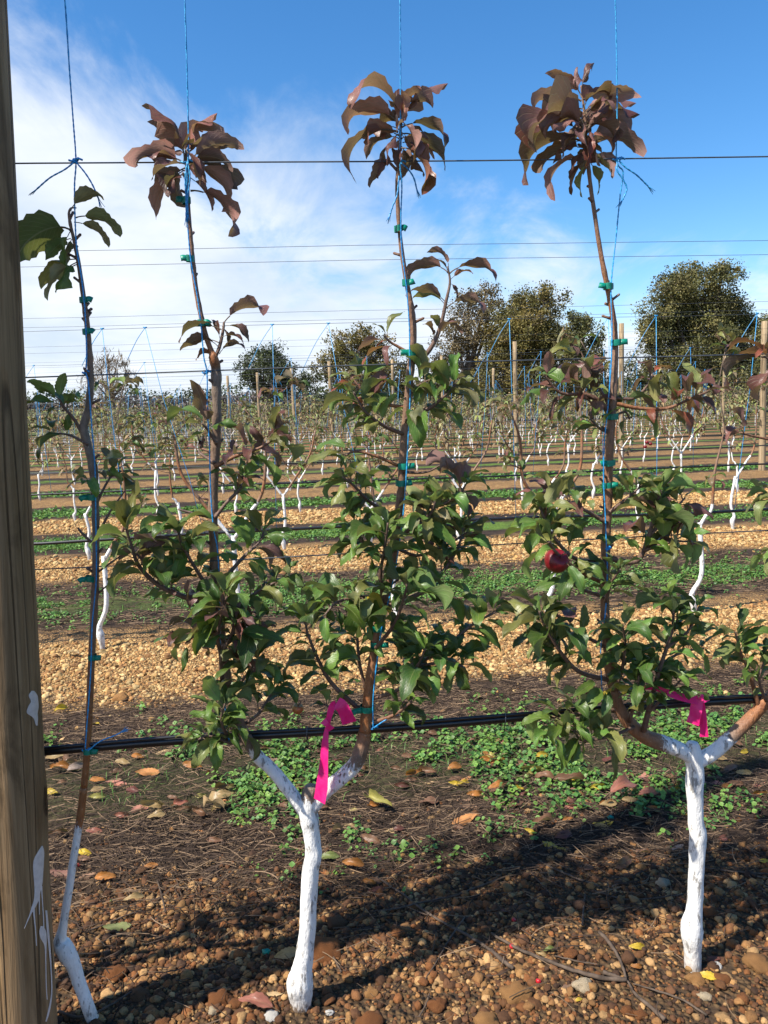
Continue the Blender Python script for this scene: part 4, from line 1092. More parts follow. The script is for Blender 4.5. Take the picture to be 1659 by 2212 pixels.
    shoot(root, [(468, 960), (450, 930), (436, 915)], 5, 'OOGM', 72, 4, 2, 60, 96, 0, -.03, 0.4)
    shoot(root, [(464, 1000), (440, 985), (428, 975)], 3, 'MP', 73, 4, 3, 50, 70, 0, .03, 0.4)
    shoot(root, [(461, 1118), (430, 1112), (385, 1100)], 0, 'G', 74, 4.5, 2)
    shoot(root, [(463, 1120), (490, 1085), (520, 1055), (530, 1030)], 8, 'OGGP', 75, 4.5, 2, 56, 82, 0, .02, 0.4)
    shoot(root, [(470, 1310), (400, 1290), (340, 1262), (300, 1222), (285, 1180), (268, 1130)], 20, 'GGDOOP', 76, 7, 2.2, 66, 100, 0, -.10, 0.2)
    shoot(root, [(470, 1300), (430, 1240), (395, 1180), (385, 1150)], 15, GO, 77, 5, 2, 62, 98, 0, -.06, 0.25)
    shoot(root, [(468, 1270), (520, 1210), (560, 1170), (572, 1140)], 12, 'GGOPG', 78, 5, 2, 62, 92, 0, .06, 0.3)
    shoot(root, [(474, 1350), (540, 1290), (590, 1260), (625, 1245)], 15, 'GGGDO', 79, 5, 2, 58, 90, 0, .02, 0.3)
    shoot(root, [(484, 1430), (470, 1380), (480, 1320), (490, 1290)], 15, 'DGGMO', 80, 5, 2, 70, 108, -.03, -.14, 0.2)
    shoot(root, [(480, 1470), (478, 1420), (500, 1370), (505, 1340)], 10, 'MDPG', 81, 5, 2, 80, 120, -.03, -.12, 0.3)
    shoot(root, [(520, 1580), (490, 1585), (478, 1555), (486, 1520)], 17, GO, 82, 4.5, 2, 62, 96, -.02, -.08, 0.1)
    shoot(root, [(530, 1595), (500, 1605), (450, 1590), (425, 1600)], 10, GO, 83, 4, 2, 60, 90, 0, -.04, 0.4)
    shoot(root, [(495, 1500), (540, 1450), (560, 1420)], 12, 'GGDO', 84, 4.5, 2, 60, 96, 0, -.06, 0.25)
    shoot(root, [(520, 1570), (560, 1540), (585, 1500), (600, 1480)], 11, GO, 85, 4.5, 2, 60, 92, 0, .03, 0.3)
    shoot(root, [(478, 1400), (520, 1370), (570, 1345)], 9, 'GDMO', 86, 4.5, 2, 66, 104, 0, -.10, 0.35)
    shoot(root, [(476, 1380), (430, 1370), (400, 1390)], 6, 'MGDP', 87, 4, 2, 70, 104, 0, -.05, 0.5)
    # right leader
    shoot(root, [(882, 905), (915, 890), (950, 865), (985, 830)], 20, 'GGGOOY', 91, 6, 2, 66, 100, 0, -.04, 0.25)
    shoot(root, [(885, 850), (910, 830), (930, 820)], 8, 'GGO', 92, 4, 2, 58, 84, 0, -.05, 0.3)
    shoot(root, [(872, 938), (830, 920), (790, 890), (765, 850)], 16, 'GGGO', 93, 5, 2, 66, 98, 0, -.03, 0.3)
    shoot(root, [(880, 880), (830, 872), (790, 850), (760, 815)], 12, 'OPPRG', 94, 4.5, 2, 62, 92, 0, .03, 0.35, warm=1.0)
    shoot(root, [(868, 1010), (820, 988), (770, 975), (745, 985)], 5, 'YOG', 95, 4, 2, 70, 104, 0, -.03, 0.7, warm=0.9)
    shoot(root, [(852, 1115), (800, 1085), (765, 1050), (740, 1030)], 13, 'OGGOP', 96, 5, 2, 66, 98, 0, -.05, 0.3)
    shoot(root, [(864, 1080), (930, 1095), (985, 1075), (1010, 1040)], 15, 'OGGPO', 97, 5.5, 2, 66, 98, 0, .0, 0.3)
    shoot(root, [(846, 1210), (800, 1190), (770, 1150), (765, 1120)], 13, GO, 98, 5, 2, 66, 98, 0, -.04, 0.3)
    shoot(root, [(854, 1170), (900, 1130), (930, 1110), (940, 1085)], 14, 'GGOYD', 99, 5, 2, 66, 98, 0, -.04, 0.3)
    shoot(root, [(828, 1300), (822, 1240), (832, 1180), (838, 1130)], 17, GO, 100, 5, 2, 66, 104, -.03, -.12, 0.15)
    shoot(root, [(830, 1310), (910, 1280), (960, 1230), (990, 1180), (1000, 1140)], 20, 'GGDDO', 101, 6, 2, 66, 104, 0, .02, 0.25)
    shoot(root, [(806, 1440), (880, 1440), (960, 1400), (1020, 1350), (1075, 1320)], 22, 'GGDDO', 102, 6.5, 2, 66, 104, 0, -.02, 0.2)
    shoot(root, [(798, 1510), (778, 1440), (772, 1380), (770, 1330)], 14, GO, 103, 4.5, 2, 62, 96, .03, .02, 0.2)
    shoot(root, [(790, 1545), (720, 1480), (690, 1430), (665, 1370), (660, 1340)], 17, GO, 104, 6, 2, 66, 100, .02, .02, 0.25)
    shoot(root, [(800, 1510), (860, 1490), (900, 1440), (920, 1400)], 14, 'GGDD', 105, 5, 2, 66, 104, 0, -.08, 0.3)
    shoot(root, [(812, 1400), (850, 1350), (870, 1300), (880, 1260)], 16, GO, 106, 5, 2, 66, 110, -.02, -.12, 0.2)
    shoot(root, [(790, 1565), (850, 1545), (890, 1515)], 6, 'GGD', 107, 5, 2.4, 62, 96, 0, -.05, 0.55, warm=.6)
    shoot(root, [(832, 1290), (780, 1290), (730, 1300), (700, 1330)], 13, GO, 108, 5, 2, 66, 104, 0, -.06, 0.3)
    shoot(root, [(850, 1180), (900, 1200), (960, 1180), (1010, 1150)], 12, 'GOOP', 109, 4.5, 2, 60, 92, 0, .05, 0.35)
    shoot(root, [(870, 1020), (920, 1020), (960, 1000)], 0, 'G', 110, 3.6, 1.6)
    shoot(root, [(900, 1440), (960, 1430), (1000, 1440)], 8, 'GGDO', 111, 4, 2, 62, 92, -.02, -.06, 0.4)
    shoot(root, [(788, 1520), (740, 1545), (700, 1520)], 6, GO, 112, 3.5, 2, 55, 80, .02, .04, 0.4)
    for i, (x, y, w, sd) in enumerate(((402, 433, 18, -1), (410, 559, 16, -1), (435, 698, 17, 1))): tie(x, y, lead_l, w, 13, sd, i)
    for i, (x, y, w, sd) in enumerate(((860, 494, 16, 1), (877, 611, 16, 1), (888, 762, 22, -1), (871, 1007, 23, 1), (866, 1044, 22, 1), (818, 1357, 26, -1), (812, 1392, 26, 1), (793, 1530, 32, -1))): tie(x, y, lead_r, w, 13, sd, i + 20)
    return root
tree_mid = tree_middle()

# ---- the tree at the right, two leaders, one outside the picture
def tree_right():
    root = empty('apple_tree', G(1497, 2080))
    tag(root, 'two leader apple tree at the right with limewashed trunk and dark red apple', 'tree', 'apple trees of the front row')
    stem_part(root, 'trunk', [(1497, 2150, 22, 0, .9), (1497, 2090, 20, 0, .7), (1496, 2050, 20, 0, .9), (1495, 2022, 25, 0, 1), (1494, 1998, 26, 0, 1), (1499, 1970, 19, 0, 1), (1503, 1920, 18, 0, 1), (1505, 1860, 18, 0, 1), (1507, 1820, 19, 0, 1), (1508, 1800, 19, 0, 1), (1503, 1775, 18, 0, 1), (1502, 1730, 18, 0, 1), (1500, 1690, 20, 0, 1), (1501, 1660, 20, 0, 1), (1497, 1632, 20, 0, 1), (1496, 1612, 16, 0, 1), (1496, 1604, 12, 0, .9)], paint=1, sides=22, per=6, jitter=0.10, seed=21)
    stem_part(root, 'limb', [(1497, 1640, 16, 0, 1), (1478, 1624, 18, 0, 1), (1452, 1613, 18, 0, .72), (1422, 1602, 18, 0, .4, .3), (1392, 1590, 17, 0, .1, .7), (1362, 1565, 16, 0, 0, .6), (1338, 1530, 14, 0, 0, .5), (1326, 1490, 13, 0, 0, .5)], sides=18, seed=22)
    lead, fl = stem_part(root, 'leader', [(1327, 1495, 13, 0, 0, .5), (1318, 1450, 12, 0, 0, .6), (1311, 1390, 11.5, .005, 0, .5), (1307, 1330, 11, .01, 0, .5), (1307, 1260, 11, .01, 0, .5), (1309, 1180, 11, .01, 0, .5), (1312, 1100, 10.5, .01, 0, .5), (1315, 1020, 10, .005, 0, .6), (1318, 950, 10, 0, 0, .5), (1323, 880, 9.5, 0, 0, .3), (1327, 810, 9, 0, 0, .2), (1329, 750, 8, 0, 0, .3), (1325, 690, 8, 0, 0, .7), (1316, 640, 7, 0, 0, .8), (1303, 575, 6.2, 0, 0, .6), (1293, 520, 5.8, 0, 0, .5),
                                           (1284, 460, 5.4, 0, 0, .2), (1276, 405, 5), (1270, 350, 4.6), (1266, 300, 4), (1263, 250, 3.4), (1258, 205, 2.6), (1255, 185, 2)], seed=23)
    stubs(lead, fl, 24, 4)
    stem_part(root, 'limb', [(1500, 1650, 14, 0, 1), (1520, 1638, 17, 0, 1), (1548, 1620, 16, 0, 1), (1575, 1596, 16, 0, .55), (1600, 1572, 15, 0, 0, .5), (1632, 1540, 14, 0, 0, .9), (1668, 1500, 13, 0, 0, .9)], sides=18, seed=25)
    lead2, _ = stem_part(root, 'leader', [(1666, 1502, 13, 0, 0, .9), (1700, 1440, 12, 0, 0, .7), (1716, 1300, 11, 0), (1722, 1100, 10, 0), (1728, 900, 9, 0), (1735, 700, 8, 0), (1742, 500, 5, 0), (1750, 350, 3, 0)], seed=26)
    manual_leaves(lead, [(1256, 210, 1177, 158, 'curl', 'B', -25), (1256, 205, 1248, 144, 'curl', 'B', 10), (1256, 195, 1284, 135, 'flat', 'P', 20), (1260, 215, 1386, 210, 'mid', 'B', -40), (1256, 218, 1156, 256, 'arch', 'B', -30), (1258, 235, 1170, 272, 'arch', 'B', -20, .02, .03),
                         (1258, 262, 1123, 286, 'curl', 'B', -15), (1262, 240, 1302, 222, 'fold', 'B', -30, -.02, -.05), (1264, 245, 1330, 247, 'arch', 'B', 15, -.02, -.05), (1264, 250, 1375, 222, 'arch', 'B', -30, .02, .05), (1265, 258, 1383, 247, 'curl', 'P', -25, .0, .03),
                         (1262, 272, 1150, 312, 'arch', 'B', 5, -.02, -.06), (1264, 290, 1158, 330, 'arch', 'M', -20), (1266, 310, 1140, 402, 'hook', 'P', -25), (1268, 322, 1165, 374, 'arch', 'M', -30, .02, .05), (1268, 335, 1198, 435, 'hook', 'B', -25),
                         (1270, 345, 1258, 427, 'fold', 'O', -20, .02, .04), (1271, 345, 1291, 422, 'mid', 'O', -25), (1270, 330, 1319, 374, 'mid', 'Y', -25), (1268, 330, 1393, 340, 'hook', 'P', -30), (1266, 300, 1362, 290, 'arch', 'P', -20, .03, .05),
                         (1262, 290, 1264, 362, 'fold', 'R', 30, -.04, -.06), (1262, 285, 1215, 342, 'fold', 'M', 10, -.02, -.04), (1262, 265, 1232, 232, 'curl', 'B', -10, -.02, -.03), (1264, 285, 1312, 252, 'mid', 'P', -30), (1262, 272, 1192, 282, 'curl', 'B', 15, -.03, -.07), (1262, 270, 1205, 252, 'curl', 'P', -10, .03, .06),
                         (1264, 300, 1300, 330, 'curl', 'M', -15, .02, .03), (1264, 280, 1280, 330, 'curl', 'P', 20, -.03, -.05), (1262, 285, 1178, 300, 'crisp', 'B', 10, -.02, -.05)], 53)
    tuft(lead, 1264, 235, 345, 15, 'PPBMP', 153, 52, 86)
    shoot(root, [(1320, 900), (1296, 868), (1262, 852), (1210, 848), (1175, 810)], 15, 'OOPMPG', 121, 7, 2, 66, 98, 0, -.03, 0.35, warm=0.5)
    shoot(root, [(1318, 880), (1290, 830), (1265, 790), (1240, 775)], 8, 'PMOO', 122, 4, 2, 66, 96, 0, .03, 0.35)
    shoot(root, [(1324, 870), (1380, 882), (1440, 882), (1490, 862), (1530, 845)], 15, 'PRPMO', 123, 5, 2, 62, 96, 0, -.02, 0.35, warm=0.9)
    shoot(root, [(1326, 860), (1370, 860), (1400, 830), (1410, 805)], 9, 'PPRO', 124, 4, 2, 62, 92, 0, .03, 0.4)
    shoot(root, [(1318, 935), (1295, 925), (1275, 905)], 7, 'OGMD', 125, 4, 2, 54, 80, 0, -.03, 0.35)
    shoot(root, [(1322, 900), (1350, 890), (1360, 905)], 4, 'GGD', 126, 3, 2, 50, 76, 0, .02, 0.3)
    shoot(root, [(1311, 1130), (1260, 1100), (1210, 1080), (1150, 1085)], 14, 'OOGP', 127, 5, 2, 66, 100, 0, -.03, 0.35)
    shoot(root, [(1309, 1215), (1240, 1205), (1190, 1150), (1165, 1095)], 15, 'GGOO', 128, 6, 2, 66, 104, 0, -.05, 0.3)
    shoot(root, [(1312, 1205), (1375, 1212), (1400, 1160), (1420, 1090), (1425, 1060)], 20, 'GGOOP', 129, 7, 2.2, 70, 108, 0, -.04, 0.3)
    shoot(root, [(1312, 1110), (1350, 1080), (1385, 1050)], 10, 'OOPG', 130, 5, 2, 66, 104, 0, .0, 0.3)
    shoot(root, [(1400, 1160), (1450, 1110), (1480, 1075)], 9, 'OGOP', 131, 4, 2, 66, 104, -.02, .0, 0.25)
    shoot(root, [(1390, 1190), (1450, 1170), (1485, 1170)], 7, 'GGOP', 132, 4, 2, 66, 104, -.02, -.04, 0.3)
    shoot(root, [(1308, 1300), (1320, 1260), (1340, 1230)], 10, 'GGDO', 133, 4, 2, 60, 92, -.02, -.08, 0.2)
    shoot(root, [(1318, 1470), (1250, 1450), (1205, 1400), (1175, 1350), (1165, 1320)], 20, 'GGDDO', 134, 6, 2, 70, 108, 0, -.06, 0.25)
    shoot(root, [(1312, 1400), (1250, 1370), (1200, 1370), (1170, 1380)], 12, 'GDOP', 135, 4.5, 2, 66, 104, 0, .04, 0.3)
    shoot(root, [(1340, 1530), (1270, 1540), (1215, 1550), (1190, 1590)], 15, 'GGGO', 136, 5, 2, 66, 100, 0, -.08, 0.3)
    shoot(root, [(1390, 1580), (1410, 1500), (1430, 1430), (1452, 1360), (1455, 1300)], 24, 'GGGDO', 137, 7, 2.4, 70, 108, -.02, -.06, 0.18)
    shoot(root, [(1440, 1400), (1480, 1370), (1500, 1340), (1510, 1310)], 9, 'GGOD', 138, 4, 2, 66, 100, -.04, -.02, 0.25)
    shoot(root, [(1330, 1490), (1345, 1440), (1350, 1390), (1345, 1350)], 15, 'GGOD', 139, 5, 2, 70, 108, -.02, -.10, 0.2)
    shoot(root, [(1370, 1570), (1320, 1590), (1260, 1600), (1240, 1580)], 13, 'GGGO', 140, 4.5, 2, 66, 100, -.02, -.08, 0.35)
    shoot(root, [(1360, 1560), (1375, 1500), (1380, 1460)], 11, 'GGGL', 141, 4.5, 2, 66, 96, -.02, -.08, 0.3)
    shoot(root, [(1420, 1440), (1470, 1410), (1520, 1400)], 8, 'GGDO', 142, 4, 2, 66, 96, 0, .04, 0.4)
    shoot(root, [(1308, 1290), (1250, 1270), (1215, 1240)], 7, 'GGD', 143, 4.5, 2.4, 58, 84, 0, -.02, 0.5)
    shoot(root, [(1400, 1540), (1440, 1500), (1470, 1470)], 7, 'GGO', 144, 4, 2, 62, 92, -.03, -.05, 0.4)
    shoot(root, [(1640, 1530), (1618, 1450), (1600, 1410), (1588, 1365)], 12, 'GGOD', 145, 6, 2, 56, 86, 0, -.02, 0.45, warm=.6)
    shoot(root, [(1655, 1515), (1640, 1470), (1650, 1430)], 8, 'GGDO', 146, 4, 2, 56, 84, -.02, -.04, 0.35)
    shoot(root, [(1726, 940), (1680, 950), (1640, 945), (1600, 935)], 3, 'PO', 147, 4, 2, 66, 100, 0, -.02, 0.75, warm=1)
    shoot(root, [(1732, 800), (1690, 790), (1650, 770)], 8, 'PPMR', 148, 4, 2, 80, 116, 0, -.03, 0.4)
    shoot(root, [(1722, 1100), (1690, 1080), (1665, 1070)], 5, 'GOO', 149, 4, 2, 70, 104, 0, -.02, 0.4)
    shoot(root, [(1718, 1250), (1690, 1200), (1675, 1190)], 5, 'GOO', 150, 4, 2, 60, 90, 0, -.02, 0.4)
    for i, (x, y, w, sd) in enumerate(((1314, 619, 22, -1), (1330, 740, 22, 1), (1324, 900, 24, -1), (1317, 1000, 24, -1), (1311, 1048, 22, 1), (1309, 1352, 24, 1))): tie(x, y, lead, w, 13, sd, i + 40)
    return root
tree_rt = tree_right()
tw_ = shoot(tree_rt, [(1312, 1262), (1262, 1240), (1222, 1212), (1200, 1192), (1185, 1170)], 0, 'G', 160, 5, 3, t_from=-0.01, t_to=-0.15, warm=.7)
manual_leaves(tw_, [(1190, 1180, 1120, 1130, 'arch', 'G', 10, -.14, -.16), (1186, 1172, 1168, 1110, 'mid', 'O', 10, -.14, -.15), (1222, 1214, 1262, 1285, 'mid', 'G', 30, -.12, -.17), (1240, 1230, 1208, 1300, 'arch', 'D', 20, -.12, -.17),
                    (1188, 1175, 1232, 1150, 'arch', 'O', 0, -.14, -.16), (1200, 1192, 1158, 1216, 'arch', 'G', 10, -.15, -.18), (1245, 1236, 1310, 1262, 'arch', 'G', 20, -.1, -.14), (1228, 1218, 1262, 1180, 'mid', 'G', 10, -.1, -.1)], 161)
manual_leaves(tw_, [(1290, 1470, 1236, 1508, 'mid', 'G', 40, -.05, -.1), (1300, 1480, 1262, 1540, 'mid', 'G', 40, -.05, -.1), (1310, 1480, 1300, 1550, 'mid', 'D', 40, -.05, -.1)], 162)

# ---- apples
def apple_mesh(name, r, mat):
    V, Fc = [], []; nr, ns = 16, 24
    for i in range(nr + 1):
        a = math.pi * i / nr
        rr = math.sin(a) ** 0.86; z = math.cos(a)
        dimple = 0.34 * math.exp(-(a / 0.42) ** 2) + 0.24 * math.exp(-((math.pi - a) / 0.35) ** 2) * -1
        z = z * 0.9 - dimple
        taper = 1.0 + 0.08 * math.cos(a)
        for k in range(ns):
            an = 2 * math.pi * k / ns; lob = 1 + 0.025 * math.cos(5 * an) * (i / nr)
            V.append((rr * math.cos(an) * r * taper * lob, rr * math.sin(an) * r * taper * lob, z * r))
    for i in range(nr):
        for k in range(ns): Fc.append((i * ns + k, (i + 1) * ns + k, (i + 1) * ns + (k + 1) % ns, i * ns + (k + 1) % ns))
    return mesh(name, V, Fc, mat)
def apple(root, px, py, rpx, t, mat, label, tilt=(0.3, -0.5)):
    o = obj('apple', apple_mesh('apple', rpx * PXM, mat)); child_world(o, root)
    o.matrix_basis = Matrix.LocRotScale(P(px, py, t), Matrix.Rotation(tilt[0], 3, 'X').to_quaternion() @ Matrix.Rotation(tilt[1], 3, 'Y').to_quaternion(), None)
    o['label'] = label
    c = P(px, py, t); u = Matrix.Rotation(tilt[0], 3, 'X') @ Matrix.Rotation(tilt[1], 3, 'Y') @ Vector((0, 0, 1))
    pts = [c + u * (rpx * PXM * 0.5), c + u * (rpx * PXM * 0.85), c + u * (rpx * PXM * 1.25) + ex * 0.006]
    v, f = tube(pts, [0.0016, 0.0015, 0.002], 6); s = obj('stalk', mesh('stalk', v, f, M_TWIG, True, [(0, .3, 0, 1)] * len(v))); child_world(s, root)
    s.parent = o; s.matrix_parent_inverse = o.matrix_basis.inverted()
apple(tree_rt, 1202, 1212, 26, -0.10, M_APPLE, 'large dark red apple', (0.75, 0.35))
apple(tree_rt, 1266, 1500, 22, 0.06, M_APPLE, 'dark red apple half hidden by leaves')
apple(tree_mid, 643, 1531, 13, 0.03, M_APPLE2, 'small yellow and orange apple', (0.2, 0.2))

# ---------------------------------------------------------------- blue twine on the front row
def twine(pts, r, label, tails=(), knot=None, knots=()):
    """pts: (px, py, t); tails: lists of such points with frayed ends"""
    root = empty('twine', P(*pts[-1]))
    def strand(pp, rad, name):
        fl = catmull([tuple(P(*p)) for p in pp], 8)
        # two lays twisted round each other
        parts = []
        for ph in (0, math.pi):
            q = []; acc = 0.0
            for i, p in enumerate(fl):
                if i: acc += float(np.linalg.norm(fl[i] - fl[i - 1]))
                a = acc * 260 + ph
                q.append(Vector(p) + ex * (math.cos(a) * rad * 0.35) + ey * (math.sin(a) * rad * 0.35))
            parts.append(tube(q, [rad * 0.75] * len(q), 5))
        v, f = join(parts); o = obj(name, mesh(name, v, f, M_TWINE)); child_world(o, root); return o
    strand(pts, r, 'strand')
    for tl in tails:
        strand(tl, r * 1.05, 'loose_end')
        a, b = Vector(P(*tl[-2])), Vector(P(*tl[-1])); d = (b - a).normalized(); rnd = random.Random(int(tl[-1][0]))
        parts = []
        for k in range(6):
            e = (d + ex * rnd.uniform(-.35, .35) + ZI * rnd.uniform(-.3, .3) + ey * rnd.uniform(-.3, .3)).normalized()
            parts.append(tube([b - d * 0.006, b + e * 0.008, b + e * rnd.uniform(0.014, 0.024)], [0.0009, 0.0008, 0.0005], 4))
        v, f = join(parts); o = obj('frayed_tip', mesh('frayed_tip', v, f, M_TWINE)); child_world(o, root)
    for (kx, ky, kw) in knots:
        c = P(kx, ky, -0.004); parts = []
        for j in range(3):
            ring = [c + ex * ((j - 1) * 0.0045 + 0.002 * math.sin(a)) * (kw / 14) + ey * (0.0036 * math.cos(a)) + ZI * (0.0038 * math.sin(a) + 0.001 * j) for a in [q * math.pi / 6 for q in range(13)]]
            parts.append(tube(ring, [0.0017] * 13, 5))
        bx_ = [c + ex * (-kw * PXM * 0.9) + ZI * .001, c + ex * (-kw * PXM * .3) + TO_CAM * .004 - ZI * .002, c + ex * (kw * PXM * .4) + TO_CAM * .004 + ZI * .003, c + ex * (kw * PXM) + ZI * .001]
        parts.append(tube(catmull([tuple(p) for p in bx_], 4), [0.0022] * 13, 6))
        v, f = join(parts); o = obj('knot', mesh('knot', v, f, M_TWINE)); child_world(o, root)
    tag(root, label, 'twine', 'blue twine tying up the front row')
TF = -0.006
twine([(128, -90, TF), (140, 0, TF), (150, 150, TF), (158, 260, TF), (164, 346, TF), (161, 400, TF), (162, 470, TF), (166, 540, -.012), (176, 600, -.014), (184, 680, -.014), (187, 760, -.014), (186, 804, -.012), (191, 830, -.014), (198, 920, -.018), (205, 1010, -.016), (207, 1120, -.016), (208, 1250, -.016), (199, 1350, -.016), (196, 1450, -.016), (188, 1560, -.016), (184, 1618, -.018)], 0.0018,
      'blue twine beside the thick post, knotted with two loose ends spread below the upper wire',
      [[(163, 348, -.01), (140, 366, -.014), (108, 384, -.014), (80, 408, -.014)], [(164, 350, -.01), (184, 374, -.015), (200, 400, -.015), (213, 430, -.015)], [(190, 1622, -.018), (215, 1602, -.02), (245, 1590, -.02), (262, 1582, -.02)]], knots=[(163, 347, 14), (186, 805, 8), (188, 1620, 12)])
twine([(396, -90, TF), (399, 0, TF), (404, 160, TF), (407, 300, TF), (406, 350, -.012), (403, 420, -.012), (405, 480, -.012), (412, 560, -.012), (426, 640, -.012), (434, 700, -.012), (440, 770, -.016), (447, 806, -.014), (448, 880, -.016), (452, 960, -.018), (455, 1060, -.018), (461, 1140, -.02), (470, 1190, -.02), (474, 1280, -.02), (475, 1360, -.02), (478, 1440, -.02), (490, 1560, -.02), (495, 1600, -.01)], 0.0018,
      'blue twine bundled under the brown leaf tuft of the second leader from the left',
      [[(404, 350, -.014), (400, 390, -.018), (402, 430, -.018), (402, 470, -.018)], [(406, 350, -.014), (410, 385, -.018), (405, 430, -.018), (406, 462, -.018)]], knots=[(403, 350, 12), (446, 805, 9)])
twine([(863, -90, TF), (864, 0, TF), (865, 120, TF), (865, 240, TF), (864, 350, -.012), (868, 400, -.012), (866, 470, -.013), (868, 540, -.013), (878, 620, -.013), (884, 700, -.014), (885, 760, -.015), (886, 850, -.016), (882, 940, -.018), (878, 1020, -.018), (872, 1100, -.018), (862, 1180, -.018), (846, 1270, -.018), (826, 1350, -.018), (814, 1430, -.018), (806, 1510, -.018), (806, 1575, -.012)], 0.0018,
      'blue twine of the middle leader, knotted under its brown leaf tuft',
      [[(866, 352, -.014), (882, 366, -.018), (894, 385, -.018), (900, 408, -.018)], [(862, 380, -.014), (858, 420, -.018), (848, 446, -.018), (843, 462, -.018)], [(808, 1572, -.014), (825, 1560, -.02), (845, 1548, -.02)]], knots=[(864, 351, 12), (807, 1572, 10)])
twine([(1327, -90, TF), (1329, 0, TF), (1332, 120, TF), (1333, 240, TF), (1332, 345, -.008), (1346, 372, -.006), (1340, 420, -.006), (1330, 520, -.008), (1320, 620, -.012), (1322, 700, -.013), (1320, 790, -.014), (1312, 890, -.016), (1305, 960, -.018), (1304, 1040, -.018), (1307, 1100, -.018), (1310, 1180, -.018), (1312, 1240, -.018), (1308, 1320, -.018), (1298, 1400, -.018), (1300, 1480, -.018), (1305, 1545, -.012)], 0.0018,
      'bright blue twine hanging free of the right leader, with a long frayed tail',
      [[(1336, 346, -.014), (1352, 362, -.018), (1375, 378, -.018), (1400, 402, -.018)], [(1333, 350, -.012), (1333, 368, -.018), (1346, 388, -.02), (1354, 408, -.02), (1345, 432, -.02)]], knots=[(1336, 345, 14), (1314, 1185, 8)])

# ---------------------------------------------------------------- pink ribbons
def ribbon(root, pts, widths, nrm, name, thick=0.0003):
    fl = catmull([tuple(P(*p)) for p in pts], 6)
    ws = np.interp(np.linspace(0, 1, len(fl)), np.linspace(0, 1, len(widths)), widths) * PXM
    ns = [Vector(nrm) + ex * 0.14 * math.sin(i * 0.45) + ZI * 0.1 * math.cos(i * 0.6) for i in range(len(fl))]
    v, f = box_sweep(fl, ws, thick, ns); o = obj(name, mesh(name, v, f, M_PINK, False)); child_world(o, root)
r1 = empty('pink_ribbon', P(706, 1565, -0.02))
ribbon(r1, [(706, 1570, -.028), (702, 1610, -.034), (699, 1660, -.04), (695, 1700, -.042), (690, 1731, -.04)], [8, 18, 25, 29, 32], TO_CAM - ex * .7, 'tail')
ribbon(r1, [(708, 1566, -.028), (712, 1545, -.03), (718, 1526, -.03), (726, 1520, -.026)], [9, 13, 15, 20], TO_CAM, 'loop')
ribbon(r1, [(727, 1518, -.026), (738, 1526, -.028), (747, 1543, -.026), (755, 1562, -.02)], [27, 29, 31, 33], TO_CAM + ZI * .5 - ex * .4, 'flap')
ribbon(r1, [(698, 1556, -.03), (707, 1566, -.034), (716, 1576, -.03)], [17, 10, 15], TO_CAM, 'knot', 0.0012)
tag(r1, 'pink flagging ribbon knotted on the drip line with a long hanging tail', 'ribbon', 'pink flagging ribbons')
r2 = empty('pink_ribbon', P(1508, 1515, -0.03))
ribbon(r2, [(1384, 1484, -.03), (1415, 1486, -.035), (1440, 1494, -.05)], [10, 13, 13], TO_CAM, 'strip')
ribbon(r2, [(1438, 1495, -.05), (1462, 1503, -.05), (1485, 1509, -.05), (1508, 1513, -.05)], [15, 17, 18, 20], TO_CAM + ZI * .7 - ex * .3, 'band')
ribbon(r2, [(1508, 1508, -.05), (1504, 1530, -.055), (1500, 1550, -.055), (1496, 1564, -.055)], [22, 26, 25, 28], TO_CAM - ex * .7, 'tail')
ribbon(r2, [(1514, 1512, -.048), (1518, 1540, -.05), (1520, 1570, -.05), (1521, 1592, -.05)], [13, 15, 16, 19], TO_CAM - ex * .5, 'tail')
ribbon(r2, [(1526, 1504, -.05), (1516, 1512, -.054), (1506, 1520, -.05)], [22, 16, 10], TO_CAM + ZI * .5, 'knot', 0.001)
tag(r2, 'pink flagging ribbon tied in a bow above the weeds near the right trunk', 'ribbon', 'pink flagging ribbons')

# ================================================================== THE ROWS BEHIND
def small_tree(rnd, height, lean=0.0, tall=False):
    """polylines of a young limewashed tree in its own frame: x along the row"""
    fork = rnd.uniform(0.58, 0.78) if tall else rnd.uniform(0.42, 0.66)
    if tall: lean = rnd.uniform(-.14, .14)
    jog = [(0, 0, -0.06)]
    x = rnd.uniform(-.02, .02); z = 0.0
    trunk = [(0.0, 0, -0.06, 0.017), (0.004, 0, 0.03, 0.018), (-0.004, 0.0, 0.10, 0.026), (rnd.uniform(-.03, .03), 0, 0.16, 0.016), (rnd.uniform(-.05, .05) + lean * .3, rnd.uniform(-.02, .02), 0.30, 0.015), (lean * .6 + rnd.uniform(-.03, .03), 0, fork, 0.016)]
    fx = trunk[-1][0]
    leaders = []
    kinds = rnd.choice([(-1, 1), (-1, 1), (1,), (-1,), (-1, 1)])
    for sdir in kinds:
        reach = rnd.uniform(0.2, 0.42) if len(kinds) == 2 else rnd.uniform(0.05, 0.3)
        h = height * rnd.uniform(0.78, 1.05)
        y = rnd.uniform(-.04, .04)
        pl = [(fx, 0, fork - 0.03, 0.013), (fx + sdir * reach * .45, y * .3, fork + reach * .55, 0.012), (fx + sdir * reach * .85, y * .6, fork + reach * 1.15, 0.0105), (fx + sdir * reach + rnd.uniform(-.03, .03), y, fork + reach * 1.15 + 0.25, 0.009)]
        zz = pl[-1][2]
        while zz < h - 0.2:
            zz += rnd.uniform(0.18, 0.3)
            pl.append((fx + sdir * (reach + 0.02) + rnd.uniform(-.05, .05), y + rnd.uniform(-.03, .03), min(zz, h), max(0.0035, 0.009 * (1 - zz / (h * 1.15)))))
        leaders.append(pl)
    return trunk, leaders, fork
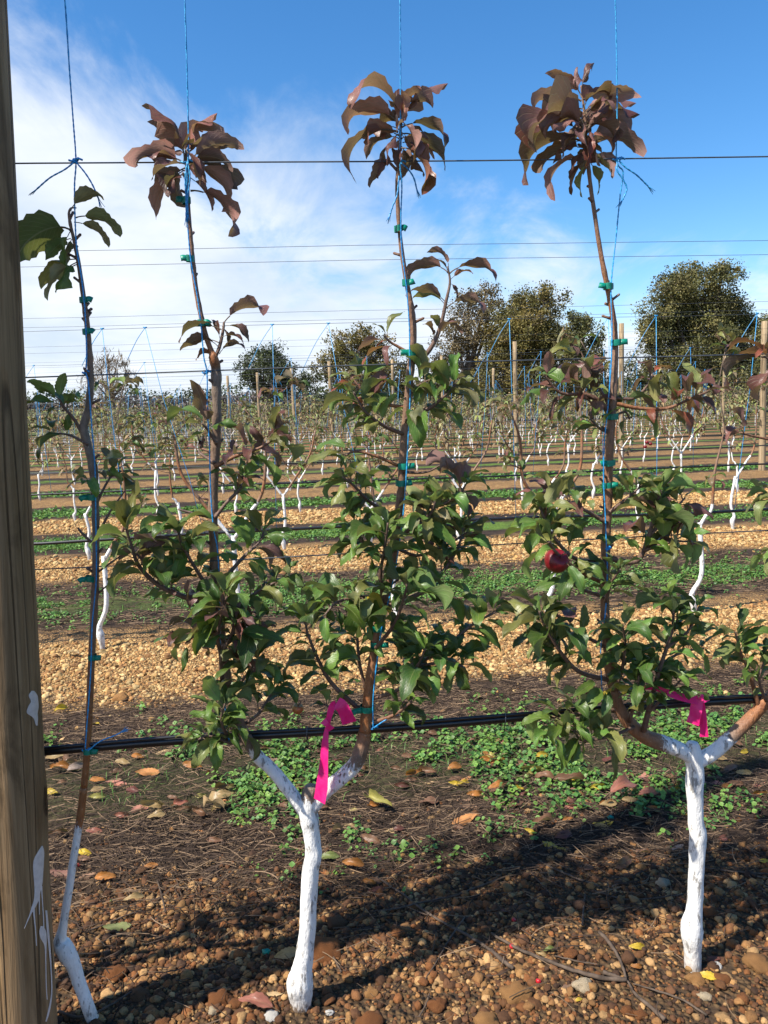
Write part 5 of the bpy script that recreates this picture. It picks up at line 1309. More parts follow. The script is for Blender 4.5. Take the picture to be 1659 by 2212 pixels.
def bg_meshes(rnd, height, sides=6, per=3, tall=False):
    trunk, leaders, fork = small_tree(rnd, height, 0.0, tall)
    out = []
    fl = catmull(trunk, per); v, f = tube([q[:3] for q in fl], [q[3] for q in fl], sides + 2)
    out.append(('trunk', mesh('bg_trunk', v, f, M_STEM, True, [(1, 0, 0, 1)] * len(v))))
    paths = []
    for pl in leaders:
        fl = catmull(pl, per); v, f = tube([q[:3] for q in fl], [max(.002, q[3]) for q in fl], sides)
        lim = fork + rnd.uniform(0.05, 0.25)
        cols = []
        for q in fl: cols += [(1.0 if q[2] < lim else 0.0, (0.8 if rnd.random() < .5 else .3) * (q[2] < 1.4), 0, 1)] * sides
        out.append(('leader', mesh('bg_leader', v, f, M_STEM, True, cols))); paths.append(fl)
    return out, paths, fork
def bg_leaf_spots(paths, rnd, n, zmin):
    """(position, direction, length) of leaves: short spurs along the leaders, a tuft on top"""
    spots = []; spurs = []
    for fl in paths:
        cand = [q for q in fl if q[2] > zmin]
        if not cand: continue
        top = fl[-1]
        for k in range(rnd.randint(5, 9)):
            a = rnd.uniform(0, 6.28); spots.append((Vector(top[:3]) - Vector((0, 0, rnd.uniform(0, .06))), Vector((math.cos(a), math.sin(a) * .9, rnd.uniform(-.5, .3))), rnd.uniform(.085, .13)))
        for s in range(max(2, n // 6)):
            q = rnd.choice(cand); p = Vector(q[:3]); a = rnd.choice((0, math.pi)) + rnd.uniform(-.9, .9)
            d = Vector((math.cos(a), math.sin(a), rnd.uniform(.1, .9))).normalized(); L = rnd.uniform(0.04, 0.26)
            e = p + d * L; spurs.append((p, e))
            for k in range(rnd.randint(3, 7)):
                b = rnd.uniform(0, 6.28); spots.append((p + (e - p) * rnd.uniform(.6, 1), Vector((math.cos(b), math.sin(b), rnd.uniform(-.9, .25))), rnd.uniform(.065, .115)))
    return spots, spurs
BGCOL = ['K', 'K', 'O', 'O', 'Y', 'G', 'D', 'P']
def spur_mesh(spurs):
    v, f = join([tube([p, (p + e) / 2 + Vector((0, 0, -.008)), e], [0.0036, 0.003, 0.0018], 4) for p, e in spurs])
    return mesh('spurs', v, f, M_TWIG, True, [(0, .4, 0, 1)] * len(v))
ROW1_S = []
def place_bg():
    rndm = random.Random(77)
    RZ = TH
    # second and third row: every leaf its own object
    def s_at(px, row): return st_of(row_point(px, row))[0]
    rows_px = {1: [-150, 178, 505, 845, 1183, 1508, 1835], 2: [-20, 166, 372, 598, 790, 985, 1175, 1385, 1590, 1780]}
    for row, pxs in rows_px.items():
        for i, px in enumerate(pxs):
            rnd = random.Random(row * 100 + i)
            s = s_at(px, row); b = W(s, row * ROW_GAP); b.z = gz(b.x, b.y)
            root = empty('apple_tree', b, RZ)
            vis = [p for p in pxs if -60 < p < 1720]
            k = vis.index(px) if px in vis else None
            where = ('%s from the left' % nth(k)) if k is not None else ('past the left edge' if px < 0 else 'past the right edge')
            tag(root, 'young limewashed apple tree in the %s row back, %s' % (ORD[row], where), 'tree', 'young trees of the rows behind')
            parts, paths, fork = bg_meshes(rnd, rnd.uniform(1.6, 2.0), 8, 4, row == 1)
            lead = None
            for nm, me in parts:
                o = obj(nm, me, root)
                if nm == 'leader' or lead is None: lead = o
            spots, spurs = bg_leaf_spots(paths, rnd, rnd.randint(26, 44), fork + 0.25)
            shoots = [obj('side_shoot', spur_mesh([sq]), root) for sq in spurs]
            for p, d, L in spots:
                sp = lead
                if shoots:
                    dist = [min((p - e).length, (p - a).length) for a, e in spurs]; j = min(range(len(dist)), key=dist.__getitem__)
                    if dist[j] < .12: sp = shoots[j]
                add_leaf(p, p + d.normalized() * L, Vector((0, 0, 1)) + d * .2 + Vector((rnd.uniform(-.5, .5), rnd.uniform(-.5, .5), 0)), rnd.choice(('hook', 'arch', 'fold', 'hook', 'crisp')), leafcol(rnd.choice(BGCOL), rnd), sp, rnd, wscale=rnd.uniform(.6, .95))
            if row == 2 and i == 7:
                for (dx, dz) in ((0.05, 1.02), (0.09, 1.0), (0.12, 1.05), (0.03, 0.97)):
                    a = obj('apple', apple_mesh('small_apple', 0.022, M_APPLE2 if dx > .1 else M_APPLE), root); a.location = (dx, -0.05, dz)
            # twine
    # further rows: a dozen trees, copied
    VAR = []
    for k in range(14):
        rnd = random.Random(900 + k)
        parts, paths, fork = bg_meshes(rnd, rnd.uniform(1.65, 2.05), 5, 3)
        spots, spurs = bg_leaf_spots(paths, rnd, 84, fork + 0.15)
        V, T, C = [], [], []
        for p, d, L in spots:
            L *= 1.2; d = d.normalized(); side = d.cross(ZI)
            if side.length < .1: side = ex.copy()
            side.normalize(); side = (side + Vector((rnd.uniform(-.4, .4), rnd.uniform(-.4, .4), rnd.uniform(-.4, .4)))).normalized()
            w = L * rnd.uniform(.13, .22); o = len(V); c = np.array(leafcol(rnd.choice(['K', 'K', 'O', 'Y', 'Y', 'K', 'O']), rnd)) * 1.55
            m1 = p + d * L * .45 + ZI * L * .12; e = p + d * L * .95 - ZI * L * .3
            for q in (p, m1 + side * w, m1 - side * w, e): V.append(tuple(q)); C.append(c)
            T += [(o, o + 1, o + 2), (o + 1, o + 3, o + 2)]
        fo = np_mesh('bg_foliage', V, T, M_FOL, np.array(C))
        VAR.append((parts, fo, spur_mesh(spurs)))
    total = 0
    for row in range(3, NROWS):
        d0 = 2 + row * ROW_GAP
        smin, smax = -0.5 * d0 - 0.6, 0.5 * d0 * 1.09 + 0.6
        n = int((smax - smin) / 1.08); pos = []
        rr = random.Random(row)
        for i in range(n):
            pos.append(smin + (i + .5) * (smax - smin) / n + rr.uniform(-.15, .15))
        for i, s in enumerate(pos):
            b = W(s, row * ROW_GAP + rr.uniform(-.06, .06)); b.z = gz(b.x, b.y)
            root = empty('apple_tree', b, RZ + rr.choice((0, math.pi)) + rr.uniform(-.15, .15))
            sc = rr.uniform(.9, 1.08); root.scale = (sc, sc, sc)
            tag(root, 'young limewashed apple tree in the %s row back, %s from the left' % (ORD[row], nth(i)), 'tree', 'young trees of the rows behind')
            parts, fo, spm = VAR[rr.randrange(14)]
            for nm, me in parts: obj(nm, me, root)
            fobj = obj('foliage', fo, root); fobj['kind'] = 'stuff'
            if row < 7: obj('side_shoots', spm, root)['kind'] = 'stuff'
            total += 1
    # the rest of the orchard reads as one mass
    V, T, C = [], [], []
    rr = random.Random(4)
    for row in range(NROWS, NROWS + 7):
        d0 = 2 + row * ROW_GAP
        s = -0.5 * d0 - 1
        while s < 0.55 * d0 + 1:
            s += rr.uniform(0.8, 1.2); b = W(s, row * ROW_GAP)
            for (x0, z0, x1, z1, w, c) in ((0, 0, 0, .5, .022, (.8, .79, .76)), (0, .5, -.3, .9, .016, (.6, .58, .54)), (0, .5, .3, .9, .016, (.6, .58, .54)), (-.3, .9, -.32, 1.9, .01, (.17, .13, .1)), (.3, .9, .3, 1.9, .01, (.17, .13, .1))):
                p0 = b + ex * x0 + ZI * z0; p1 = b + ex * x1 + ZI * z1; o = len(V)
                for p in (p0, p1):
                    for a in (0, 2.1, 4.2): V.append(tuple(p + ex * (w * math.cos(a)) + ey * (w * math.sin(a)))); C.append(c)
                for k in range(3): T += [(o + k, o + (k + 1) % 3, o + 3 + (k + 1) % 3), (o + k, o + 3 + (k + 1) % 3, o + 3 + k)]
            for k in range(110):
                p = b + ex * (rr.choice((-.31, .31)) + rr.gauss(0, .13)) + ey * rr.gauss(0, .13) + ZI * rr.uniform(.75, 2.05)
                a = rr.uniform(0, 6.28); L = rr.uniform(.07, .13); u = Vector((math.cos(a), math.sin(a), rr.uniform(-1, .4))).normalized(); w = u.cross(Vector((rr.uniform(-1, 1), rr.uniform(-1, 1), rr.uniform(-1, 1)))).normalized() * L * .3
                c = leafcol(rr.choice(['K', 'K', 'O', 'Y', 'O', 'L'] if row > NROWS + 3 else ['K', 'K', 'O', 'Y', 'O']), rr); o = len(V)
                c = tuple(q * (.5 if c[0] > .3 else 1.6) for q in c)
                for q in (p, p + u * L * .5 + w, p + u * L * .5 - w, p + u * L): V.append(tuple(q)); C.append(c)
                T += [(o, o + 1, o + 2), (o + 1, o + 3, o + 2)]
    o = obj('distant_orchard', np_mesh('distant_orchard', V, T, M_FOL, np.array(C))); o['kind'] = 'stuff'
    tag(o, 'mass of distant young apple trees closing the orchard', 'orchard')
    return total
place_bg()

# ---- twine of the rows behind: tied to the upper wire, one end loose
def bg_twine():
    def tw_mesh(seed, r, tail, side, lean):
        rnd = random.Random(seed); parts = []
        top = Vector((0, 0, 2.045)); parts.append(tube([top, Vector((lean * .3, -.01, 1.6)), Vector((lean * .75, -.012, 1.1)), Vector((lean, 0, .73))], [r] * 4, 4))
        if tail: parts.append(tube(catmull([tuple(top), (side * tail * .25, -.01, 2.045 - tail * .35), (side * tail * .55, -.012, 2.045 - tail * .9)], 4), [r] * 9, 4))
        parts.append(tube([top + Vector((-.012, 0, .004)), top, top + Vector((.012, 0, .003))], [r * 1.5, r * 2.4, r * 1.5], 5))
        v, f = join(parts); return mesh('bg_twine', v, f, M_TWINE)
    def place(row, s, me, label):
        o = obj('twine', me); o.location = W(s, row * ROW_GAP - .012); o.rotation_euler = (0, 0, TH); tag(o, label, 'twine', 'blue twine in the rows behind')
    r1 = [(237, .25, -1, .05), (328, 0.22, -1, .28), (598, .3, -1, -.04), (717, .34, -1, .2), (1101, .3, -1, .03), (1312, .3, -1, .02), (1413, .36, -1, .02), (1628, .42, -1, -.12)]
    for i, (px, tail, side, lean) in enumerate(r1):
        place(1, st_of(row_point(px, 1))[0], tw_mesh(i, .0022, tail, side, lean), 'blue twine with knot on the upper wire of the second row, %s from the left' % nth(i))
    for row in range(2, 8):
        rr = random.Random(row * 5); d0 = 2 + row * ROW_GAP; n = int(d0 * 1.0 / 0.85)
        mes = [tw_mesh(row * 30 + k, .0016 + .00025 * row, rr.choice((0, .2, .3, .4)), rr.choice((-1, -1, 1)), rr.uniform(-.2, .2)) for k in range(6)]
        for i in range(n):
            s = -0.5 * d0 + (i + .5) * 1.04 * d0 / n + rr.uniform(-.25, .25)
            place(row, s, mes[rr.randrange(6)], 'blue twine on the upper wire of the %s row back, %s from left' % (ORD[row], nth(i)))
bg_twine()

# ---------------------------------------------------------------- the large trees behind the orchard
M_GUM = mat_plain('gum_bark', (0.15, 0.12, 0.095), 0.85, 0.4, 4)
def depth_pt(px, py, D):
    d = ray(px, py); return cam_loc + d * (D / d.y)
def big_tree(lobes, D, trunk_px, label, cols, leaf=0.26, dens=1.0, seed=0, airy=0.0, tname='gum_tree', twiggy=False):
    rnd = random.Random(seed); rng = np.random.default_rng(seed)
    base = depth_pt(trunk_px, 881 - .0327 * (trunk_px - 829.5), D); base.z = 0
    root = empty(tname, base)
    sc = D / F_PX
    V, T, C = [], [], []
    limbs = []
    hub_z = None
    cen = []
    for (lx, ly, lr) in lobes:
        c = depth_pt(lx, ly, D) - base; r = lr * sc * 1.2; c.y = rnd.uniform(-.6, .6) * r * 1.5
        cen.append((c, r))
    zmin = min(c.z - r for c, r in cen); zmax = max(c.z + r for c, r in cen)
    hub = Vector((0, 0, max(1.4, zmin + (zmax - zmin) * .18)))
    for c, r in cen:
        ncl = int(24 * dens * (r / 1.6) ** 2) + 6
        for k in range(ncl):
            v = Vector(rng.normal(0, 1, 3)).normalized(); rad = r * (rnd.random() ** .45) * rnd.uniform(.85, 1.22)
            v.z = v.z * .8
            p = c + v * rad
            if rnd.random() < airy: continue
            cr = r * rnd.uniform(.15, .32) + .12
            shade = rnd.uniform(.6, 1.4); cc = np.array(cols[rnd.randrange(len(cols))]) * shade
            if rnd.random() < .35: limbs.append((c, p))
            nl = int((64 if not twiggy else 14) * (cr / .5) ** 1.6 * dens) + 10
            for j in range(nl):
                q = p + Vector(rng.normal(0, 1, 3)) * cr * .5; q.z += -.12 * cr
                L = leaf * .7 * rnd.uniform(.6, 1.4)
                if twiggy: u = Vector((rng.normal(0, .35), rng.normal(0, .35), rnd.uniform(-1, 1))).normalized(); wd = .05; L *= 2.2
                else: u = Vector(rng.normal(0, 1, 3)).normalized(); wd = .34
                w = u.cross(Vector(rng.normal(0, 1, 3))).normalized() * L * wd
                o = len(V); c3 = cc * rnd.uniform(.8, 1.2)
                for e in (q - u * L * .5, q + w, q + u * L * .5, q - w): V.append(tuple(e)); C.append(c3)
                T += [(o, o + 1, o + 2), (o, o + 2, o + 3)]
    me = np_mesh('crown', V, T, M_FOL, np.array(C)); o = obj('crown', me, root); o['kind'] = 'stuff'
    tr = max(.14, .022 * zmax * 1.3)
    v, f = tube(catmull([(0, 0, -.2), (rnd.uniform(-.1, .1), 0, hub.z * .5), tuple(hub)], 5), [tr * (1.25 - .5 * i / 10) for i in range(11)], 10); obj('trunk', mesh('trunk', v, f, M_GUM), root)
    parts = []
    for c, r in cen:
        mid = hub.lerp(c, .5) + Vector((rnd.uniform(-.3, .3), rnd.uniform(-.3, .3), -.25 * r))
        fl = catmull([tuple(hub - Vector((0, 0, .2))), tuple(mid), tuple(c + Vector((0, 0, r * .3)))], 4)
        obj('limb', mesh('limb', *tube(fl, [tr * .6 * (1 - .75 * i / 8) for i in range(9)], 7), M_GUM), root)
    for c, p in limbs:
        parts.append(tube([c, (c + p) / 2 + Vector((0, 0, -.1)), p], [tr * .16, tr * .11, tr * .05], 4))
    if parts:
        v, f = join(parts); b = obj('branches', mesh('branches', v, f, M_GUM), root); b['kind'] = 'stuff'
    tag(root, label, 'tree', 'large trees behind the orchard')
GUM = [(0.135, 0.132, 0.044), (0.105, 0.108, 0.036), (0.165, 0.145, 0.052), (0.08, 0.085, 0.03)]
GUM2 = [(0.155, 0.13, 0.036), (0.12, 0.108, 0.03), (0.185, 0.142, 0.043), (0.09, 0.086, 0.027)]
BRN = [(0.145, 0.115, 0.056), (0.115, 0.095, 0.046), (0.165, 0.128, 0.062)]
DRK = [(0.06, 0.078, 0.03), (0.08, 0.098, 0.036), (0.048, 0.062, 0.025)]
big_tree([(1436, 628, 34), (1472, 604, 32), (1512, 598, 34), (1552, 604, 34), (1500, 648, 52), (1450, 668, 44), (1552, 656, 46), (1590, 676, 40), (1412, 690, 38), (1398, 730, 34), (1470, 720, 50), (1540, 722, 52), (1602, 722, 40), (1440, 775, 42), (1580, 778, 44), (1625, 700, 22), (1505, 785, 46), (1400, 790, 34), (1625, 780, 34), (1470, 820, 40), (1550, 825, 42)], 72, 1505,
         'very large spreading gum tree with visible limbs, behind the right of the orchard', GUM, .26, 1.0, 1, .12)
big_tree([(1110, 672, 36), (1140, 644, 32), (1172, 652, 34), (1120, 712, 46), (1165, 700, 44), (1085, 715, 34), (1100, 762, 44), (1158, 760, 46), (1200, 735, 32), (1062, 775, 30), (1110, 808, 42), (1170, 808, 42), (1060, 820, 34)], 66, 1130,
         'tall dense olive gold tree in the middle of the skyline', GUM2, .24, 1.15, 2)
big_tree([(1238, 698, 30), (1264, 712, 30), (1225, 740, 34), (1262, 752, 34), (1285, 735, 20), (1240, 795, 40), (1280, 800, 32), (1250, 830, 36)], 64, 1245, 'rounded green tree just right of the tall olive gold tree', GUM, .24, 1.1, 3)
big_tree([(1010, 650, 26), (1048, 636, 24), (1000, 690, 36), (1042, 680, 36), (980, 735, 36), (1025, 735, 40), (950, 770, 32), (1000, 790, 38), (1062, 655, 16), (960, 815, 36), (1030, 815, 38)], 70, 1010, 'thin crowned brownish tree with bare twigs showing on its top', BRN, .24, .85, 4, .12)
big_tree([(740, 742, 30), (775, 728, 30), (808, 742, 28), (722, 775, 30), (765, 768, 38), (812, 775, 34), (850, 795, 32), (700, 805, 26), (740, 815, 36), (800, 815, 38), (870, 825, 30)], 66, 770, 'low wide olive tree left of the middle leader', GUM2, .24, 1.0, 5)
big_tree([(556, 775, 24), (585, 766, 26), (612, 782, 24), (535, 795, 22), (578, 796, 32), (616, 812, 26), (548, 822, 28), (590, 830, 32), (640, 825, 24), (665, 828, 24)], 64, 577, 'small dark green rounded tree standing alone left of centre', DRK, .22, 1.2, 6)
big_tree([(236, 776, 28), (262, 786, 26), (215, 796, 24), (245, 806, 32), (280, 806, 18), (245, 835, 36), (210, 830, 26)], 66, 245, 'leafless pale brown weeping tree at the left', [(0.20, 0.145, 0.085), (0.16, 0.115, 0.07), (0.24, 0.18, 0.11)], .3, .7, 7, .2, 'bare_tree', True)
big_tree([(1650, 730, 28), (1672, 700, 30), (1690, 740, 40), (1645, 775, 30), (1680, 790, 40), (1650, 815, 32)], 70, 1675, 'dark tree cut by the right edge of the picture', GUM, .24, 1.0, 8)
def tree_line():
    """low hedge and far scrub along the horizon: one mass"""
    rnd = random.Random(3); rng = np.random.default_rng(3); V, T, C = [], [], []
    for D, x0, x1, hmin, hmax, cols, n in ((74, 640, 1800, 2.2, 3.8, DRK, 150), (72, -150, 640, 2.2, 3.4, [(0.16, 0.135, 0.125), (0.13, 0.11, 0.10), (0.09, 0.085, 0.06)], 90), (95, -300, 2000, 3.5, 5.0, DRK, 120)):
        for k in range(n):
            px = rnd.uniform(x0, x1); b = depth_pt(px, 880, D); h = rnd.uniform(hmin, hmax); w = rnd.uniform(1.2, 2.4); cc = np.array(rnd.choice(cols)) * rnd.uniform(.7, 1.3)
            for j in range(240):
                q = Vector((b.x + rng.normal(0, .5) * w, b.y + rng.normal(0, .5) * w, rnd.uniform(.1, 1) ** .8 * h)); L = rnd.uniform(.2, .45)
                u = Vector(rng.normal(0, 1, 3)).normalized(); s = u.cross(Vector(rng.normal(0, 1, 3))).normalized() * L * .35; o = len(V); c3 = cc * rnd.uniform(.75, 1.25)
                for e in (q - u * L * .5, q + s, q + u * L * .5, q - s): V.append(tuple(e)); C.append(c3)
                T += [(o, o + 1, o + 2), (o, o + 2, o + 3)]
    o = obj('scrub_line', np_mesh('scrub_line', V, T, M_FOL, np.array(C))); o['kind'] = 'stuff'; tag(o, 'low dark scrub along the far edge of the orchard', 'scrub')
tree_line()

# ================================================================== SMALL THINGS ON THE GROUND
def rock_mesh(seed, squash):
    import bmesh
    bm = bmesh.new(); bmesh.ops.create_icosphere(bm, subdivisions=3, radius=1.0)
    for v in bm.verts:
        n = v.co.copy(); d = 0.42 * mnoise.noise(n * 1.0 + Vector((seed * 3.1, 0, 0))) + 0.26 * mnoise.noise(n * 2.3 + Vector((0, seed * 1.7, 0))) + 0.10 * mnoise.noise(n * 6 + Vector((0, seed * 1.7, 3)))
        v.co = n * (1 + d); v.co.z *= squash
    me = bpy.data.meshes.new('rock'); bm.to_mesh(me); bm.free()
    me.polygons.foreach_set('use_smooth', [True] * len(me.polygons)); return me
ROCKS = [(701, 2050, 36, 'rust', 'big rusty rock behind the foot of the middle trunk'), (728, 1990, 20, 'brown', 'brown rock right of the middle trunk, above the big rusty rock'), (752, 2108, 13, 'rust', 'small rusty rock close right of the middle trunk base'),
         (804, 2143, 15, 'tan', 'angular tan rock right of the middle trunk base'), (944, 2168, 21, 'rust', 'angular orange rock near the bottom edge, at the centre'), (799, 2206, 27, 'rust', 'orange brown rock cut by the bottom edge near the middle trunk'),
         (1052, 2206, 27, 'tan', 'tan orange rock cut by the bottom edge, right of centre'), (1115, 2143, 31, 'tan', 'broad flat tan rock in the lit gravel right of centre'), (863, 2012, 16, 'rust', 'rounded rusty stone in the shaded gravel at the centre'),
         (1078, 2091, 11, 'tan', 'small smooth tan stone left of the forked stick'), (1260, 2125, 21, 'pale', 'pale cream rock below the long forked stick'), (1234, 2060, 15, 'rust', 'rusty stone beside the small green leaf on the gravel'),
         (1357, 2183, 15, 'rust', 'left one of two orange stones near the bottom edge right'), (1384, 2190, 14, 'rust', 'right one of two orange stones near the bottom edge right'), (1524, 2150, 14, 'pale', 'whitish stone in front of the right trunk base'),
         (1558, 2114, 17, 'rust', 'orange stone at the right of the right trunk base'), (1504, 2112, 20, 'tan', 'tan rock against the foot of the right trunk'), (1432, 1906, 16, 'pale', 'pale angular stone in the shade left of the right trunk'),
         (1638, 2078, 29, 'tan', 'wide tan rock at the right edge'), (1537, 1970, 16, 'rust', 'long brown stone right of the right trunk at mid height'), (1548, 2084, 12, 'white', 'white splashed stone right of the right trunk base'),
         (434, 1993, 14, 'brown', 'round brown stone in shade between post and middle trunk'), (248, 2100, 26, 'rust', 'flat reddish rock near the leaning white stem'), (124, 2007, 15, 'brown', 'brown stone between the post and the leaning stem'),
         (302, 2148, 20, 'brown', 'dark brown rock near the bottom left'), (476, 2154, 25, 'rust', 'larger rusty rock left of the middle trunk base'), (508, 2165, 14, 'rust', 'orange stone touching the rusty rock left of the middle trunk'),
         (462, 2182, 12, 'pale', 'pale yellow stone below the rusty rock left of the middle trunk'), (352, 2208, 15, 'rust', 'pinkish stone at the bottom edge left of centre'), (306, 1880, 12, 'brown', 'brown stone lying on the litter beyond the leaning stem'),
         (586, 2192, 15, 'white', 'white lump of limewash left of the middle trunk foot'), (262, 1418 + 88, 16, 'tan', 'orange stone on the gravel band of the second row, left'), (712, 2186, 9, 'white', 'white splashed pebble right of the middle trunk foot')]
RM = [rock_mesh(k, (0.62, 0.7, 0.5, 0.75, 0.58, 0.66)[k]) for k in range(6)]
for i, (px, py, r, kind, lab) in enumerate(ROCKS):
    rr = random.Random(i); p = G(px, py + r * 0.35); me = RM[i % 6].copy(); me.materials.clear(); me.materials.append(M_ROCK[kind])
    D = (p - cam_loc).dot(fwd); s = r * D / F_PX
    o = obj('rock', me); o.location = p + Vector((0, 0, s * .22)); o.scale = (s, s * .85, s); o.rotation_euler = (rr.uniform(-.2, .2), rr.uniform(-.2, .2), rr.uniform(-.6, .6)); tag(o, lab, 'rock', 'larger stones among the gravel')

# ---- fallen leaves
FALL = [(825, 1747, 56, 'y', 'curled yellow green'), (998, 1783, 56, 'o', 'long orange pink'), (754, 1801, 34, 't', 'upright tan'), (725, 1808, 36, 'b', 'brown'), (710, 1860, 40, 'g', 'dull green'), (768, 1877, 44, 'o', 'yellow brown'), (802, 1911, 28, 'o', 'small orange'),
        (806, 1821, 42, 'b', 'narrow brown'), (842, 1801, 30, 't', 'pale tan'), (743, 1690, 24, 'l', 'bright yellow'), (986, 1697, 26, 'l', 'golden yellow'), (980, 1668, 30, 'o', 'orange'), (1076, 1718, 32, 'b', 'upright brown'), (1339, 1724, 66, 'k', 'long pinkish'), (1400, 1686, 52, 'k', 'pink red'),
        (1396, 1726, 44, 'k', 'dusty pink'), (1542, 1697, 54, 'k', 'pink red'), (1641, 1697, 44, 'k', 'pink'), (1234, 1700, 60, 'b', 'rolled orange brown'), (1292, 1706, 36, 'l', 'yellow'), (1297, 1783, 40, 'l', 'yellow and red'), (1202, 1836, 46, 'l', 'broad yellow green'), (1220, 1814, 40, 'm', 'maroon'),
        (1342, 1875, 46, 'b', 'rolled brown'), (1238, 2136, 46, 'b', 'red brown'), (1189, 2057, 24, 'g', 'small fresh green'), (1533, 2118, 42, 'l', 'upright yellow'), (1317, 1744, 40, 't', 'tan'), (1148, 1801, 24, 'l', 'pale yellow'), (260, 2009, 54, 'g', 'pale green pointed'), (294, 1949, 40, 't', 'tan'),
        (226, 1903, 40, 'o', 'orange brown'), (560, 2186, 70, 'k', 'large pink'), (624, 2069, 48, 't', 'olive tan'), (412, 1661, 44, 'o', 'bright orange'), (324, 1677, 48, 'o', 'orange red'), (130, 1669, 44, 'o', 'red orange'), (120, 1645, 46, 't', 'yellow tan'), (162, 1667, 36, 'p', 'greyish'),
        (262, 1653, 34, 't', 'tan'), (332, 1749, 40, 't', 'yellow tan'), (298, 1755, 34, 'k', 'pinkish brown'), (268, 1767, 32, 'k', 'pink brown'), (466, 1759, 44, 't', 'upright tan'), (460, 1821, 36, 'b', 'brown'), (342, 1769, 34, 't', 'pale tan'), (394, 1759, 28, 'b', 'brown'), (214, 1727, 32, 'y', 'yellow green'),
        (328, 1877, 32, 'o', 'orange'), (136, 1897, 56, 'm', 'dark red brown'), (180, 1901, 40, 'b', 'brown'), (124, 1809, 40, 'b', 'brown'), (476, 1727, 42, 't', 'tan'), (512, 1713, 44, 'y', 'yellow green'), (474, 1669, 36, 'r', 'dull red'), (1170, 1790, 50, 'b', 'large brown'), (1120, 1784, 40, 'm', 'maroon brown'),
        (1390, 1850, 30, 'b', 'brown'), (1462, 1835, 26, 'p', 'greyish pink'), (1480, 1762, 14, 'l', 'tiny yellow'), (1604, 1676, 34, 't', 'tan'), (1575, 1668, 36, 'b', 'brown'), (1395, 1616, 40, 'k', 'pink'), (1090, 1860, 20, 'b', 'dark brown'), (1268, 1880, 26, 'b', 'brown'), (1650, 1865, 24, 'l', 'yellow'), (1550, 1618, 18, 'l', 'small yellow'),
        (690, 1650, 36, 'b', 'brown'), (590, 1650, 40, 'b', 'red brown'), (620, 1690, 36, 'o', 'orange brown'), (640, 1640, 30, 'o', 'golden brown'), (560, 1625, 30, 'b', 'brown'), (880, 1640, 30, 'b', 'brown'), (920, 1675, 38, 'b', 'rust brown'), (1130, 1660, 36, 'b', 'rust brown'), (1050, 1640, 34, 'o', 'orange brown'),
        (1590, 1700, 34, 'b', 'brown'), (1080, 1610, 30, 'k', 'pink brown'), (1180, 1690, 36, 'b', 'brown'), (930, 1740, 40, 'b', 'dark brown'), (1000, 1730, 36, 'b', 'brown'), (1110, 1745, 36, 'b', 'dark brown'), (160, 1420, 34, 't', 'tan'), (220, 1415, 26, 't', 'yellow'), (290, 1620, 30, 'b', 'brown'), (350, 1630, 30, 't', 'tan'),
        (190, 1510, 34, 'b', 'rust'), (112, 1610, 40, 't', 'tan yellow'), (210, 1712, 30, 't', 'pale tan'), (255, 1700, 44, 'k', 'pink brown'), (135, 1540, 26, 'l', 'yellow')]
FC = {'y': (0.26, 0.24, 0.07), 'o': (0.30, 0.12, 0.03), 't': (0.30, 0.21, 0.10), 'b': (0.13, 0.065, 0.04), 'g': (0.10, 0.13, 0.035), 'l': (0.42, 0.30, 0.03), 'k': (0.27, 0.10, 0.075), 'm': (0.10, 0.03, 0.028), 'p': (0.22, 0.17, 0.15), 'r': (0.20, 0.05, 0.035)}
NEAR_REF = [(655, 2150, 'the middle white trunk'), (1497, 2080, 'the right white trunk'), (180, 1950, 'the leaning white stem'), (100, 1750, 'the thick post'), (180, 1395, 'the white trunk of the second row'), (1150, 1640, 'the green weeds at centre right'), (900, 1700, 'the green weeds at the centre'), (400, 1660, 'the weeds at left'), (1340, 2050, 'the forked stick')]
def near_ref(px, py):
    best = min(NEAR_REF, key=lambda q: (q[0] - px) ** 2 + (q[1] - py) ** 2 * 1.4)
    dx, dy = px - best[0], py - best[1]
    w = ('right of' if dx > 0 else 'left of') if abs(dx) > abs(dy) else ('in front of' if dy > 0 else 'beyond')
    return w + ' ' + best[2]
seen = {}
def fallen(px, py, lpx, ck, word, rnd):
    p = G(px, py); D = (p - cam_loc).dot(fwd); L = lpx * D / F_PX * 1.35
    a = rnd.uniform(-.5, .5) + rnd.choice((0, math.pi)); d = Vector((math.cos(a), math.sin(a), rnd.uniform(-.05, .2)))
    b = p - d * L * .5 + Vector((0, 0, L * .16))
    n = Vector((rnd.uniform(-.6, .4), rnd.uniform(-1.5, -.2), .9)) * rnd.choice((1, 1, 1, -1))
    f = rnd.uniform(.95, 1.45); c = tuple(v * f for v in FC[ck])
    cls = rnd.choice(('flat', 'arch', 'fold', 'crisp', 'mid', 'mid'))
    o = add_leaf(b, b + d * L, n, cls, c, None, rnd, 'fallen_leaf', rnd.uniform(.7, 1.05))
    lab = '%s fallen leaf %s' % (word, near_ref(px, py))
    k = seen.get(lab, 0); seen[lab] = k + 1
    if k: lab = '%s fallen leaf %s, %s one' % (word, near_ref(px, py), nth(k))
    tag(o, lab, 'leaf', 'fallen leaves')
rnd = random.Random(66)
for f_ in FALL: fallen(*f_, rnd)
words = {'b': ['crumpled brown', 'dark curled brown', 'flat brown'], 'o': ['small orange brown', 'torn orange'], 't': ['dry tan', 'small tan'], 'k': ['faded pink brown'], 'm': ['small maroon'], 'y': ['small yellow green'], 'l': ['tiny yellow']}
